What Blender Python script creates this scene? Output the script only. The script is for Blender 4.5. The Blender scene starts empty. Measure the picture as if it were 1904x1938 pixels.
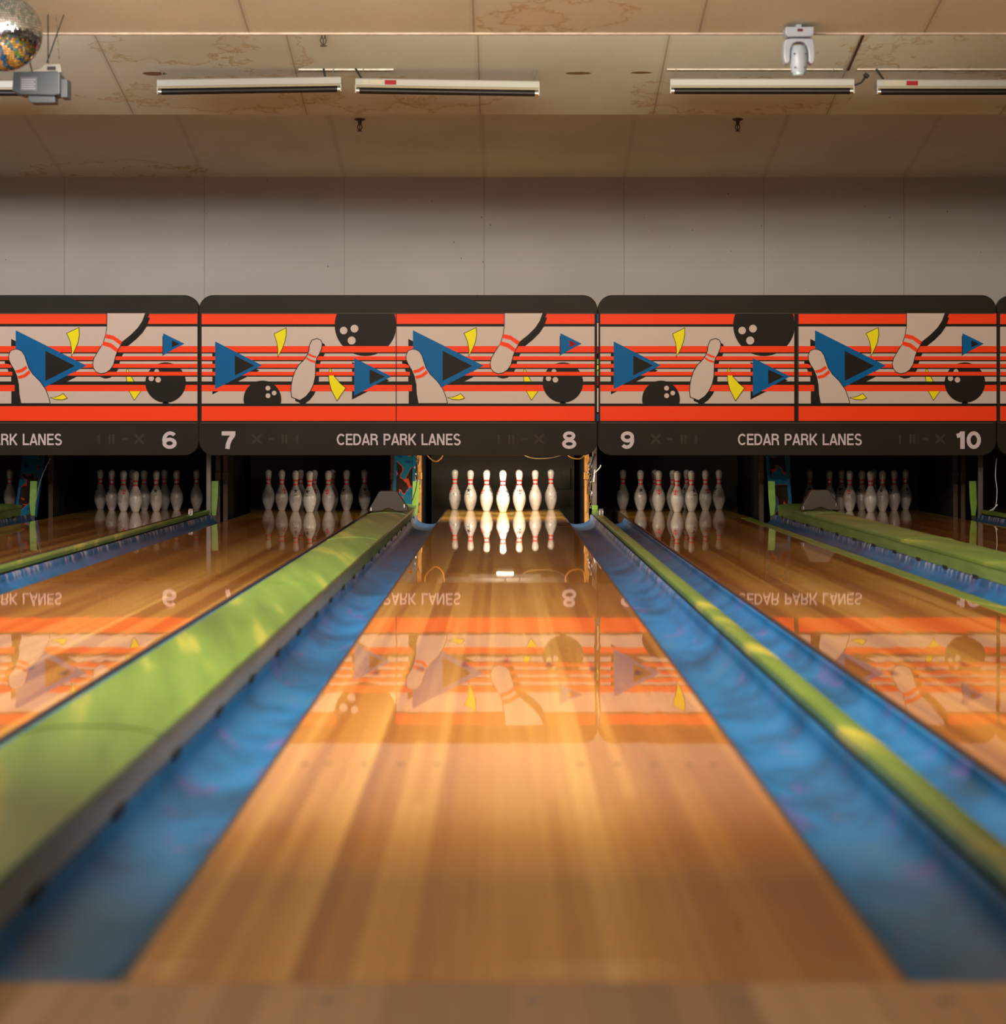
import bpy, bmesh, math, random
from mathutils import Vector, Matrix
random.seed(7)
S = bpy.context.scene
COL = S.collection
PI = math.pi

# ------------------------------------------------------------------ camera, world, light, exposure
F = 4431.0                      # focal length in pixels of the 1904 px wide frame
CX, CZ = -0.019, 0.749
cam_d = bpy.data.cameras.new('camera'); cam = bpy.data.objects.new('camera', cam_d); COL.objects.link(cam)
cam.location = (CX, 0, CZ); cam.rotation_euler = (PI/2, 0, 0)
cam_d.sensor_fit = 'HORIZONTAL'; cam_d.sensor_width = 36; cam_d.lens = 36*F/1904
cam_d.shift_x = 4/1904; cam_d.shift_y = -154/1904
cam_d.clip_start = 0.05; cam_d.clip_end = 100
cam_d.dof.use_dof = True; cam_d.dof.focus_distance = 20.3; cam_d.dof.aperture_fstop = 3.6
S.camera = cam
S.view_settings.view_transform = 'Standard'; S.view_settings.look = 'None'
S.view_settings.gamma = 1; S.view_settings.use_curve_mapping = False
S.view_settings.exposure = 0.0
w = bpy.data.worlds.new('world'); S.world = w; w.use_nodes = True
w.node_tree.nodes['Background'].inputs[0].default_value = (0.5, 0.5, 0.55, 1)
w.node_tree.nodes['Background'].inputs[1].default_value = 0.02

def area(name, loc, direction, sx, sy, power, color, spread=180):
    d = bpy.data.lights.new(name, 'AREA'); d.shape = 'RECTANGLE'; d.size = sx; d.size_y = sy
    d.energy = power; d.color = color; d.spread = math.radians(spread)
    o = bpy.data.objects.new(name, d); COL.objects.link(o); o.location = loc
    o.rotation_euler = Vector(direction).to_track_quat('-Z', 'Y').to_euler()
    return o
# fluorescent rows tucked into the saw-tooth of the ceiling ahead of the camera, shining at the pins
area('lamp_row_centre', (-1.2, 8.98, 3.16), (0, .80, -.6), 3.6, .22, 235, (1, .87, .76))
area('lamp_row_left', (-6.0, 8.98, 3.16), (0.1, .8, -.6), 3.6, .22, 125, (.95, .95, 1.0))
area('lamp_row_right', (4.6, 8.98, 3.16), (0, .8, -.6), 3.6, .22, 28, (1, .86, .68))
area('lamp_near_centre', (-.6, 5.18, 3.16), (0, .84, -.54), 4.2, .22, 430, (1, .83, .66))
area('lamp_far_left', (-5.0, 12.79, 3.22), (0, 1, .12), 5.0, .20, 72, (.98, .95, .95), 80)
area('lamp_far_centre', (0.6, 12.79, 3.22), (0, 1, .12), 4.6, .20, 50, (1, .90, .76), 80)
area('lamp_far_right', (5.6, 12.79, 3.22), (0, 1, .12), 3.6, .20, 14, (1, .86, .68), 80)
# added fill lights, out of the camera's view
area('fill_back', (-1.5, -5.5, 1.3), (0, 1, .06), 9, 1.5, 28, (1, .88, .80))  # unseen low source, added to push light up onto the ceiling
area('fill_left', (-7.5, 4.0, 1.6), (.45, 1, .28), 3, 1.2, 28, (.95, .95, 1.0))  # added ambient fill for the brighter, cooler left side
area('fill_approach', (0, -.6, 2.86), (0, .25, -1), 4, .5, 75, (1, .84, .70))  # added overhead fill that lifts the dark approach floor

# ------------------------------------------------------------------ materials
MATS = {}
def new_mat(name):
    m = bpy.data.materials.new(name); m.use_nodes = True
    MATS[name] = m
    return m, m.node_tree, m.node_tree.nodes['Principled BSDF']
def mat(name, col, rough=.5, metal=0, coat=0, spec=.5, var=0, scale=12, emit=None):
    m, nt, b = new_mat(name)
    b.inputs['Base Color'].default_value = (*col, 1); b.inputs['Roughness'].default_value = rough
    b.inputs['Metallic'].default_value = metal; b.inputs['Coat Weight'].default_value = coat
    b.inputs['Coat Roughness'].default_value = .06; b.inputs['Specular IOR Level'].default_value = spec
    if emit:
        b.inputs['Emission Color'].default_value = (*emit[0], 1); b.inputs['Emission Strength'].default_value = emit[1]
    if var:
        N = Nodes(nt)
        n = N.noise(N.objco(), scale, 4)
        f = N.ramp(n, [(.3, (1-var,)*3), (.7, (1+var*.4,)*3)])
        c = N.mix(1, (*col, 1), f, 'MULTIPLY')
        nt.links.new(c, b.inputs['Base Color'])
    return m
class Nodes:
    def __init__(s, nt): s.nt = nt; s.n = nt.nodes; s.l = nt.links
    def put(s, sock, v):
        if hasattr(v, 'is_linked') or hasattr(v, 'links'): s.l.new(v, sock)
        elif v is not None:
            try: sock.default_value = v
            except Exception: sock.default_value = (*v, 1)
    def objco(s):
        return s.n.new('ShaderNodeTexCoord').outputs['Object']
    def worldco(s):
        return s.n.new('ShaderNodeNewGeometry').outputs['Position']
    def rnd(s): return s.n.new('ShaderNodeObjectInfo').outputs['Random']
    def sep(s, v):
        x = s.n.new('ShaderNodeSeparateXYZ'); s.l.new(v, x.inputs[0]); return x.outputs
    def comb(s, x, y, z):
        c = s.n.new('ShaderNodeCombineXYZ'); s.put(c.inputs[0], x); s.put(c.inputs[1], y); s.put(c.inputs[2], z); return c.outputs[0]
    def m(s, op, a, b=None, c=None, clamp=False):
        x = s.n.new('ShaderNodeMath'); x.operation = op; x.use_clamp = clamp
        s.put(x.inputs[0], a)
        if b is not None: s.put(x.inputs[1], b)
        if c is not None: s.put(x.inputs[2], c)
        return x.outputs[0]
    def vm(s, op, a, b):
        x = s.n.new('ShaderNodeVectorMath'); x.operation = op; s.put(x.inputs[0], a); s.put(x.inputs[1], b); return x.outputs[0]
    def noise(s, co, scale, detail=3, rough=.5, dist=0, dim='3D'):
        x = s.n.new('ShaderNodeTexNoise'); x.noise_dimensions = dim; s.l.new(co, x.inputs['Vector'])
        x.inputs['Scale'].default_value = scale; x.inputs['Detail'].default_value = detail
        x.inputs['Roughness'].default_value = rough; x.inputs['Distortion'].default_value = dist
        return x.outputs['Fac']
    def white(s, v):
        x = s.n.new('ShaderNodeTexWhiteNoise'); x.noise_dimensions = '2D'; s.l.new(v, x.inputs['Vector']); return x.outputs['Value']
    def ramp(s, f, stops, interp='LINEAR'):
        x = s.n.new('ShaderNodeValToRGB'); x.color_ramp.interpolation = interp; s.put(x.inputs[0], f)
        e = x.color_ramp.elements
        e[0].position = stops[0][0]; e[0].color = (*stops[0][1], 1)
        e[1].position = stops[-1][0]; e[1].color = (*stops[-1][1], 1)
        for p, c in stops[1:-1]:
            k = e.new(p); k.color = (*c, 1)
        return x.outputs[0]
    def mix(s, f, a, b, mode='MIX'):
        x = s.n.new('ShaderNodeMix'); x.data_type = 'RGBA'; x.blend_type = mode
        s.put(x.inputs[0], f); s.put(x.inputs[6], a); s.put(x.inputs[7], b); return x.outputs[2]
    def smooth(s, v, a, b):
        x = s.n.new('ShaderNodeMapRange'); x.interpolation_type = 'SMOOTHSTEP'; s.put(x.inputs[0], v)
        x.inputs[1].default_value = a; x.inputs[2].default_value = b; return x.outputs[0]
    def bump(s, h, strength, dist=.01):
        x = s.n.new('ShaderNodeBump'); x.inputs['Strength'].default_value = strength; x.inputs['Distance'].default_value = dist
        s.put(x.inputs['Height'], h); return x.outputs[0]

def wood_mat(name, cols, bw=.0270, coat=1.0, rough=.42, crough=.018):
    m, nt, b = new_mat(name); N = Nodes(nt)
    x, y, z = N.sep(N.objco()); r = N.m('MULTIPLY', N.rnd(), 37.0)
    bi = N.m('FLOOR', N.m('DIVIDE', N.m('ADD', x, 10), bw))
    off = N.m('MULTIPLY', N.white(N.comb(bi, 3.3, 0)), 5.0)
    ch = N.m('FLOOR', N.m('DIVIDE', N.m('ADD', y, off), 3.1))
    h1 = N.white(N.comb(N.m('ADD', bi, r), ch, 0))
    h2 = N.white(N.comb(N.m('FLOOR', N.m('DIVIDE', N.m('ADD', bi, 1), 3.0)), r, 0))
    h3 = N.white(N.comb(N.m('ADD', bi, r), 7.7, 0))
    grain = N.noise(N.comb(N.m('MULTIPLY', x, 60), N.m('MULTIPLY', y, .9), r), 1.0, 4, .6)
    blot = N.noise(N.comb(N.m('MULTIPLY', x, 5), N.m('MULTIPLY', y, 1.2), r), 1.0, 3)
    f = N.m('MULTIPLY', h1, .15)
    f = N.m('MULTIPLY_ADD', h2, .46, f); f = N.m('MULTIPLY_ADD', h3, .16, f)
    f = N.m('MULTIPLY_ADD', grain, .26, f); f = N.m('MULTIPLY_ADD', blot, .14, f)
    c = N.ramp(f, [(.18, cols[0]), (.5, cols[1]), (.66, cols[2]), (.95, cols[3])])
    fr = N.m('FRACT', N.m('DIVIDE', N.m('ADD', x, 10), bw))
    seam = N.m('LESS_THAN', fr, .035)
    c = N.mix(N.m('MULTIPLY', seam, .35), c, (.08, .04, .015, 1))
    nt.links.new(c, b.inputs['Base Color'])
    b.inputs['Roughness'].default_value = rough; b.inputs['Specular IOR Level'].default_value = .25
    b.inputs['Coat Weight'].default_value = coat; b.inputs['Coat Roughness'].default_value = crough; b.inputs['Coat IOR'].default_value = 1.39
    bp = N.noise(N.comb(N.m('MULTIPLY', x, 14), N.m('MULTIPLY', y, 1.1), 0), 1.0, 2)
    nt.links.new(N.bump(bp, .06, .004), b.inputs['Coat Normal'])
    return m
wood_mat('lane_wood', [(.29, .085, .011), (.50, .19, .028), (.64, .28, .048), (.86, .47, .11)])
wood_mat('deck_wood', [(.46, .22, .03), (.62, .33, .05), (.70, .40, .07), (.84, .55, .12)])
wood_mat('approach_wood', [(.24, .11, .04), (.38, .20, .08), (.46, .26, .11), (.56, .35, .17)], bw=.054, coat=.35, rough=.5, crough=.16)

def gutter_mat():
    m, nt, b = new_mat('gutter_blue'); N = Nodes(nt)
    co = N.worldco(); x, y, z = N.sep(co)
    n1 = N.noise(N.comb(N.m('MULTIPLY', x, 4), N.m('MULTIPLY', y, 1.6), 0), 1.0, 4, .6)
    c = N.ramp(n1, [(.28, (.003, .045, .11)), (.45, (.005, .09, .24)), (.55, (.007, .13, .34)), (.72, (.03, .14, .30))])
    n2 = N.noise(N.comb(N.m('MULTIPLY', x, 9), N.m('MULTIPLY', y, 2.2), 4), 1.0, 3, .6)
    c = N.mix(N.m('MULTIPLY', N.smooth(n2, .56, .72), .45), c, (.16, .06, .28, 1))
    n3 = N.noise(N.comb(N.m('MULTIPLY', x, 12), N.m('MULTIPLY', y, 3), 9), 1.0, 4, .65)
    c = N.mix(N.m('MULTIPLY', N.smooth(n3, .66, .74), .5), c, (.40, .05, .10, 1))
    n4 = N.noise(N.comb(N.m('MULTIPLY', x, 14), N.m('MULTIPLY', y, 14), 2), 1.0, 3, .6)
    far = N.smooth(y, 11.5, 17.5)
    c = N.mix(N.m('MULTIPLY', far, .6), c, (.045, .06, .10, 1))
    lip = N.smooth(z, -.035, .012)
    scr = N.m('MULTIPLY', N.m('MULTIPLY', N.smooth(n4, .5, .6), N.smooth(y, 8.5, 14)), lip)
    c = N.mix(N.m('MULTIPLY', scr, .65), c, (.62, .50, .52, 1))
    nt.links.new(c, b.inputs['Base Color'])
    b.inputs['Roughness'].default_value = .42; b.inputs['Specular IOR Level'].default_value = .22; b.inputs['Coat Weight'].default_value = .03; b.inputs['Coat Roughness'].default_value = .2
    nb = N.noise(N.comb(N.m('MULTIPLY', x, 5), N.m('MULTIPLY', y, 3.2), 0), 1.0, 3)
    nt.links.new(N.bump(nb, .2, .02), b.inputs['Normal'])
gutter_mat()
def green_mat(name, a, bb, cc, yel):
    m, nt, b = new_mat(name); N = Nodes(nt)
    co = N.worldco(); x, y, z = N.sep(co)
    u = N.m('ADD', N.m('MULTIPLY', x, 10), N.m('MULTIPLY', y, 1.6))
    n1 = N.noise(N.comb(u, N.m('MULTIPLY', y, .5), 0), .9, 3, .55)
    n2 = N.noise(N.comb(N.m('MULTIPLY', x, 9), N.m('MULTIPLY', y, 2), 5), 1.0, 5, .6)
    c = N.ramp(n1, [(.3, a), (.5, bb), (.72, cc)])
    c = N.mix(N.m('MULTIPLY', N.smooth(n1, .56, .68), yel), c, (.60, .50, .06, 1))
    c = N.mix(N.m('MULTIPLY', N.smooth(n2, .6, .75), .35), c, (.10, .13, .04, 1))
    nt.links.new(c, b.inputs['Base Color']); b.inputs['Roughness'].default_value = .38
    b.inputs['Coat Weight'].default_value = .15; b.inputs['Coat Roughness'].default_value = .25
green_mat('cap_green', (.075, .16, .018), (.115, .225, .028), (.18, .28, .045), .35)
green_mat('strip_green', (.08, .16, .018), (.12, .21, .025), (.19, .25, .035), .7)
def side_mat():
    m, nt, b = new_mat('side_panel'); N = Nodes(nt)
    x, y, z = N.sep(N.worldco())
    n = N.noise(N.comb(N.m('MULTIPLY', x, 6), N.m('MULTIPLY', y, 2), N.m('MULTIPLY', z, 20)), 1.0, 4)
    g = N.ramp(n, [(.3, (.30, .28, .22)), (.7, (.42, .39, .31))])
    gg = N.ramp(n, [(.3, (.12, .19, .035)), (.7, (.20, .28, .06))])
    f = N.m('MAXIMUM', N.smooth(y, 8.5, 13.5), N.smooth(x, 1.5, 2))
    nt.links.new(N.mix(f, g, gg), b.inputs['Base Color']); b.inputs['Roughness'].default_value = .5
side_mat()

STAINS_P2 = [  # (x, y, rx, ry) on the second saw-tooth, drawn as wandering brown tide marks
    (-2.15, 15.05, .52, .42), (-1.55, 15.2, .28, .50), (-1.9, 16.05, .75, .36), (-1.0, 16.02, .50, .34), (-.42, 16.1, .36, .30),
    (1.6, 16.1, .75, .38), (3.35, 15.2, 1.1, .42), (4.0, 16.25, .5, .3)]
STAINS_P3 = [(.33, 12.42, .34, .26), (.1, 12.5, .25, .2)]
STAINS_P1 = [(-3.35, 20.2, .72, .30), (-3.0, 20.25, .4, .2)]
HOLES = [(.50, 15.61, .09, .030), (.915, 15.60, .075, .022), (-2.33, 15.62, .09, .04)]
def ceiling_mat():
    m, nt, b = new_mat('ceiling_panel'); N = Nodes(nt)
    co = N.worldco(); x, y, z = N.sep(co)
    n0 = N.noise(co, 1.3, 3); c = N.ramp(n0, [(.3, (.55, .57, .48)), (.7, (.63, .65, .56))])
    fine = N.noise(co, 60, 2); c = N.mix(.12, c, N.ramp(fine, [(.3, (.7, .7, .7)), (.7, (1.2, 1.2, 1.2))]), 'MULTIPLY')
    # lengthwise seams
    fx = N.m('ABSOLUTE', N.m('SUBTRACT', N.m('FRACT', N.m('DIVIDE', N.m('ADD', x, 12.19+.165+.6095), 1.219)), .5))
    seam = N.m('LESS_THAN', fx, .0045); c = N.mix(N.m('MULTIPLY', seam, N.m('MULTIPLY_ADD', N.smooth(y, 16.6, 16.4), .35, .2)), c, (.15, .11, .07, 1))
    tb = N.m('MULTIPLY', N.m('LESS_THAN', fx, .02), N.m('GREATER_THAN', fx, .0045)); c = N.mix(N.m('MULTIPLY', tb, .12), c, (.25, .2, .13, 1))
    ww = N.noise(N.vm('MULTIPLY', co, (1, 1, 0)), 4.5, 5, .62)
    ww2 = N.noise(N.vm('MULTIPLY', co, (1, 1, 0)), 13, 4, .6)
    for (sx, sy, rx, ry) in STAINS_P1+STAINS_P2+STAINS_P3:
        dx = N.m('DIVIDE', N.m('SUBTRACT', x, sx), rx); dy = N.m('DIVIDE', N.m('SUBTRACT', y, sy), ry)
        d = N.m('SQRT', N.m('ADD', N.m('MULTIPLY', dx, dx), N.m('MULTIPLY', dy, dy)))
        d = N.m('ADD', d, N.m('MULTIPLY', N.m('SUBTRACT', ww, .5), 2.2))
        inside = N.smooth(d, 1.0, .93)
        c = N.mix(N.m('MULTIPLY', inside, .10), c, (.50, .36, .18, 1))
        ring = N.m('MULTIPLY', inside, N.smooth(d, .80, .97))
        ring = N.m('MULTIPLY', ring, N.smooth(ww2, .30, .55))
        c = N.mix(N.m('MULTIPLY', ring, .8), c, (.40, .27, .09, 1))
    for (sx, sy, rx, ry) in HOLES:
        dx = N.m('DIVIDE', N.m('SUBTRACT', x, sx), rx); dy = N.m('DIVIDE', N.m('SUBTRACT', y, sy), ry)
        d = N.m('SQRT', N.m('ADD', N.m('MULTIPLY', dx, dx), N.m('MULTIPLY', dy, dy)))
        d = N.m('ADD', d, N.m('MULTIPLY', N.m('SUBTRACT', ww2, .5), .8))
        c = N.mix(N.m('MULTIPLY', N.smooth(d, 1.0, .85), .9), c, (.16, .075, .02, 1))
    nt.links.new(c, b.inputs['Base Color']); b.inputs['Roughness'].default_value = .8; b.inputs['Specular IOR Level'].default_value = .2
ceiling_mat()
def wall_mat():
    m, nt, b = new_mat('wall_paint'); N = Nodes(nt)
    co = N.worldco(); x, y, z = N.sep(co)
    c = N.ramp(N.noise(co, 1.1, 4), [(.3, (.37, .355, .335)), (.7, (.42, .40, .38))])
    v = N.n.new('ShaderNodeTexVoronoi'); v.inputs['Scale'].default_value = 9; nt.links.new(N.vm('MULTIPLY', co, (1, 1, .7)), v.inputs['Vector'])
    spk = N.m('MULTIPLY', N.m('LESS_THAN', v.outputs['Distance'], .05), N.smooth(N.noise(co, 3, 2), .45, .6))
    c = N.mix(N.m('MULTIPLY', spk, .8), c, (.05, .045, .04, 1))
    fx = N.m('ABSOLUTE', N.m('SUBTRACT', N.m('FRACT', N.m('DIVIDE', N.m('ADD', x, 12.19+.165+.6095), 1.219)), .5))
    c = N.mix(N.m('MULTIPLY', N.m('LESS_THAN', fx, .003), .45), c, (.12, .10, .08, 1))
    nt.links.new(c, b.inputs['Base Color']); b.inputs['Roughness'].default_value = .75
wall_mat()
def camo_mat():
    m, nt, b = new_mat('painted_splash'); N = Nodes(nt)
    co = N.vm('ADD', N.worldco(), (.37, 0, .0)); n = N.noise(N.vm('MULTIPLY', co, (1, .2, 1)), 5.5, 2, .5, .6)
    c = N.ramp(n, [(.0, (.01, .05, .17)), (.36, (.008, .12, .20)), (.50, (.01, .15, .24)), (.51, (.50, .045, .02)), (.525, (.50, .045, .02)), (.53, (.025, .014, .009)), (.8, (.04, .02, .014))], 'CONSTANT')
    nt.links.new(c, b.inputs['Base Color']); b.inputs['Roughness'].default_value = .4
camo_mat()
def pin_mat():
    m, nt, b = new_mat('pin_white'); N = Nodes(nt)
    co = N.objco(); r = N.m('MULTIPLY', N.rnd(), 90)
    x, y, z = N.sep(co); p = N.comb(N.m('ADD', x, r), y, z)
    c = N.ramp(N.noise(p, 9, 3), [(.3, (.47, .43, .39)), (.6, (.55, .515, .49))])
    s1 = N.noise(N.comb(N.m('ADD', N.m('MULTIPLY', x, 1.6), r), y, N.m('MULTIPLY', z, .8)), 55, 3, .6)
    low = N.m('MULTIPLY', N.smooth(z, .02, .06), N.smooth(z, .23, .17))
    c = N.mix(N.m('MULTIPLY', N.m('MULTIPLY', N.smooth(s1, .60, .66), low), .75), c, (.16, .13, .11, 1))
    s2 = N.noise(N.vm('ADD', p, (3, 3, 3)), 70, 3, .6)
    c = N.mix(N.m('MULTIPLY', N.m('MULTIPLY', N.smooth(s2, .57, .66), N.smooth(z, .30, .34)), .5), c, (.25, .2, .17, 1))
    nt.links.new(c, b.inputs['Base Color']); b.inputs['Roughness'].default_value = .3; b.inputs['Coat Weight'].default_value = .4
pin_mat()
mat('pin_red', (.80, .012, .02), .35, coat=.4)
mat('emblem_red', (.75, .02, .03), .45)
mat('emblem_black', (.03, .03, .05), .45)
mat('pin_base', (.05, .04, .035), .6)
mat('mask_black', (.026, .021, .015), .42, var=.15, scale=3, spec=.06)
mat('mask_ridge', (.055, .043, .032), .38, spec=.06)
mat('ghost', (.048, .041, .032), .5, spec=.06)
mat('art_cream', (.62, .50, .425), .38, spec=.06)
mat('art_orange', (.98, .062, .012), .38, spec=.06)
mat('art_black', (.018, .014, .010), .4, spec=.06)
mat('art_blue', (.003, .12, .33), .38, spec=.06)
mat('art_yellow', (.90, .80, .012), .4, spec=.06)
mat('art_red', (.30, .008, .02), .4, spec=.06)
mat('letter_white', (.62, .53, .55), .45, spec=.06)
mat('dark_pit', (.018, .015, .012), .8)
mat('dark_metal', (.035, .030, .026), .45, metal=.3, var=.3, scale=8)
mat('post_grey', (.11, .09, .08), .4, metal=.4)
mat('brown_hood', (.042, .027, .017), .5, var=.2, scale=9)
mat('blue_paint', (.010, .12, .24), .4, var=.2, scale=9)
mat('ply_lit', (.55, .25, .04), .4, var=.3, scale=20)
mat('ply_shaded', (.07, .032, .014), .6, var=.3, scale=20)  # same plywood edge, with the shade of the unlit pits put into its colour
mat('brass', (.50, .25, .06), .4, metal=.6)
mat('lime', (.17, .33, .03), .4, var=.2, scale=9)
mat('chrome', (.75, .74, .72), .2, metal=1)
mat('bronze_dark', (.07, .05, .035), .45, metal=.5)
mat('steel', (.30, .28, .24), .35, metal=.8)
mat('black_rubber', (.012, .010, .009), .6)
mat('white_metal', (.33, .325, .29), .5, spec=.3)
mat('cool_white', (.40, .47, .56), .35, var=.06, scale=8)
mat('grey_paint', (.055, .075, .092), .45, var=.12, scale=10)
mat('label_grey', (.14, .15, .18), .5)
mat('blacklight_glass', (.008, .006, .005), .4, spec=.25)
mat('red_sticker', (.26, .010, .012), .5, spec=.1)
mat('cream_sticker', (.36, .32, .22), .5)
mat('red_display', (.13, .005, .02), .3)
mat('lens', (.35, .50, .55), .15, coat=.6)
mat('edge_brown', (.05, .022, .012), .45)
mat('trim_white', (.62, .54, .45), .6, var=.25, scale=14, spec=.2)
mat('trim_dirty', (.70, .66, .58), .5, var=.4, scale=20)
mat('cord_white', (.75, .72, .70), .4)
mat('dot_brown', (.10, .045, .02), .4, coat=1)
mat('dot_red', (.40, .02, .015), .4, coat=1)
mat('dot_dark', (.02, .015, .03), .4, coat=1)
mat('floor_dark', (.05, .035, .03), .7)
mat('side_wall', (.42, .37, .32), .8)
mat('curtain', (.030, .024, .015), .8, var=.3, scale=5)
mat('pit_lamp_glow', (1, .9, .75), .5, emit=((1, .83, .58), 30))
mat('bracket_brown', (.25, .17, .12), .4)
def ball_mat():
    m, nt, b = new_mat('mirror_tiles'); N = Nodes(nt)
    c = N.ramp(N.rnd(), [(0, (.8, .8, .85)), (1, (.9, .85, .9))])
    h = N.white(N.vm('MULTIPLY', N.vm('SNAP', N.n.new('ShaderNodeNewGeometry').outputs['Normal'], (.02, .02, .02)), (31, 17, 5)))
    b.inputs['Metallic'].default_value = 1; b.inputs['Roughness'].default_value = .07
    c = N.ramp(h, [(0, (.32, .50, .58)), (.5, (.62, .72, .80)), (1, (.95, .95, 1.0))])
    nt.links.new(c, b.inputs['Base Color'])
ball_mat()

# ------------------------------------------------------------------ mesh helpers
class MB:
    def __init__(s): s.v = []; s.f = []; s.mi = []; s.cur = 0
    def face(s, pts):
        n = len(s.v); s.v += [tuple(p) for p in pts]; s.f.append(list(range(n, n+len(pts)))); s.mi.append(s.cur); return s
    def box(s, x0, x1, y0, y1, z0, z1):
        n = len(s.v)
        s.v += [(x, y, z) for x in (x0, x1) for y in (y0, y1) for z in (z0, z1)]
        for q in ((0, 1, 3, 2), (4, 6, 7, 5), (0, 4, 5, 1), (2, 3, 7, 6), (0, 2, 6, 4), (1, 5, 7, 3)):
            s.f.append([n+i for i in q]); s.mi.append(s.cur)
        return s
    def prism(s, pts, axis, a, b):
        """2-D outline extruded along axis ('x','y','z') from a to b"""
        def P(p, t):
            return {'x': (t, p[0], p[1]), 'y': (p[0], t, p[1]), 'z': (p[0], p[1], t)}[axis]
        n = len(s.v); k = len(pts)
        s.v += [P(p, a) for p in pts] + [P(p, b) for p in pts]
        s.f.append([n+i for i in range(k)][::-1]); s.mi.append(s.cur)
        s.f.append([n+k+i for i in range(k)]); s.mi.append(s.cur)
        for i in range(k):
            j = (i+1) % k; s.f.append([n+i, n+j, n+k+j, n+k+i]); s.mi.append(s.cur)
        return s
    def sheet(s, prof, y0, y1, ny=1):
        """open (x,z) profile swept along y"""
        n = len(s.v); k = len(prof)
        for j in range(ny+1):
            y = y0+(y1-y0)*j/ny
            s.v += [(p[0], y, p[1]) for p in prof]
        for j in range(ny):
            for i in range(k-1):
                a = n+j*k+i; s.f.append([a, a+1, a+k+1, a+k]); s.mi.append(s.cur)
        return s
    def lathe(s, prof, seg=24, c=(0, 0, 0)):
        n = len(s.v); k = len(prof)
        for i in range(seg):
            a = 2*PI*i/seg
            for r, z in prof: s.v.append((c[0]+r*math.cos(a), c[1]+r*math.sin(a), c[2]+z))
        for i in range(seg):
            j = (i+1) % seg
            for q in range(k-1):
                s.f.append([n+i*k+q, n+j*k+q, n+j*k+q+1, n+i*k+q+1]); s.mi.append(s.cur)
        for q, rev in ((0, True), (k-1, False)):
            if prof[q][0] > 1e-5:
                f = [n+i*k+q for i in range(seg)]
                s.f.append(f[::-1] if rev else f); s.mi.append(s.cur)
        return s
    def tube(s, pts, r, seg=8, caps=True):
        pts = [Vector(p) for p in pts]; n = len(s.v); k = len(pts)
        up = None
        for i, p in enumerate(pts):
            t = (pts[min(i+1, k-1)]-pts[max(i-1, 0)]).normalized()
            if up is None:
                up = Vector((0, 0, 1)) if abs(t.z) < .9 else Vector((1, 0, 0))
            a = t.cross(up).normalized(); b2 = t.cross(a).normalized(); up = -b2 if False else a.cross(t).normalized()
            rr = r[i] if isinstance(r, (list, tuple)) else r
            for q in range(seg):
                an = 2*PI*q/seg; s.v.append(tuple(p+a*math.cos(an)*rr+b2*math.sin(an)*rr))
        for i in range(k-1):
            for q in range(seg):
                j = (q+1) % seg
                s.f.append([n+i*seg+q, n+i*seg+j, n+(i+1)*seg+j, n+(i+1)*seg+q]); s.mi.append(s.cur)
        if caps:
            s.f.append([n+q for q in range(seg)][::-1]); s.mi.append(s.cur)
            s.f.append([n+(k-1)*seg+q for q in range(seg)]); s.mi.append(s.cur)
        return s
    def build(s, name, mats, parent=None, loc=(0, 0, 0), smooth=False, bevel=0, angle=40):
        me = bpy.data.meshes.new(name); me.from_pydata(s.v, [], s.f)
        if isinstance(mats, str): mats = [mats]
        for m in mats: me.materials.append(MATS[m])
        for p, i in zip(me.polygons, s.mi): p.material_index = i
        bm = bmesh.new(); bm.from_mesh(me)
        if smooth or bevel: bmesh.ops.remove_doubles(bm, verts=bm.verts, dist=1e-6)
        if not s_flat(s): bmesh.ops.recalc_face_normals(bm, faces=bm.faces)
        bm.to_mesh(me); bm.free()
        if smooth:
            for p in me.polygons: p.use_smooth = True
            try: me.set_sharp_from_angle(angle=math.radians(angle))
            except Exception: pass
        o = bpy.data.objects.new(name, me); COL.objects.link(o)
        if parent: o.parent = parent
        o.location = loc
        if bevel:
            md = o.modifiers.new('bevel', 'BEVEL'); md.width = bevel; md.segments = 3; md.limit_method = 'ANGLE'; md.angle_limit = math.radians(35)
        return o
def s_flat(mb): return getattr(mb, 'flat', False)
def tag(o, label=None, cat=None, group=None, kind=None):
    if label: o['label'] = label
    if cat: o['category'] = cat
    if group: o['group'] = group
    if kind: o['kind'] = kind
    return o
def empty(name, loc, label, cat, group=None):
    o = bpy.data.objects.new(name, None); COL.objects.link(o); o.location = loc; o.empty_display_size = .05
    return tag(o, label, cat, group)
def copy_tree(o, parent=None):
    c = o.copy(); COL.objects.link(c)
    if parent: c.parent = parent
    for ch in list(o.children): copy_tree(ch, c)
    return c
def rrect(x0, x1, z0, z1, r, n=8):
    pts = []
    for cx, cz, a0 in ((x1-r, z1-r, 0), (x0+r, z1-r, 90), (x0+r, z0+r, 180), (x1-r, z0+r, 270)):
        for i in range(n+1):
            a = math.radians(a0+90*i/n); pts.append((cx+r*math.cos(a), cz+r*math.sin(a)))
    return pts
def at(px, py, Y):
    s = F/Y; return (CX+(px-948)/s, Y, CZ-(py-815)/s)

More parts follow.
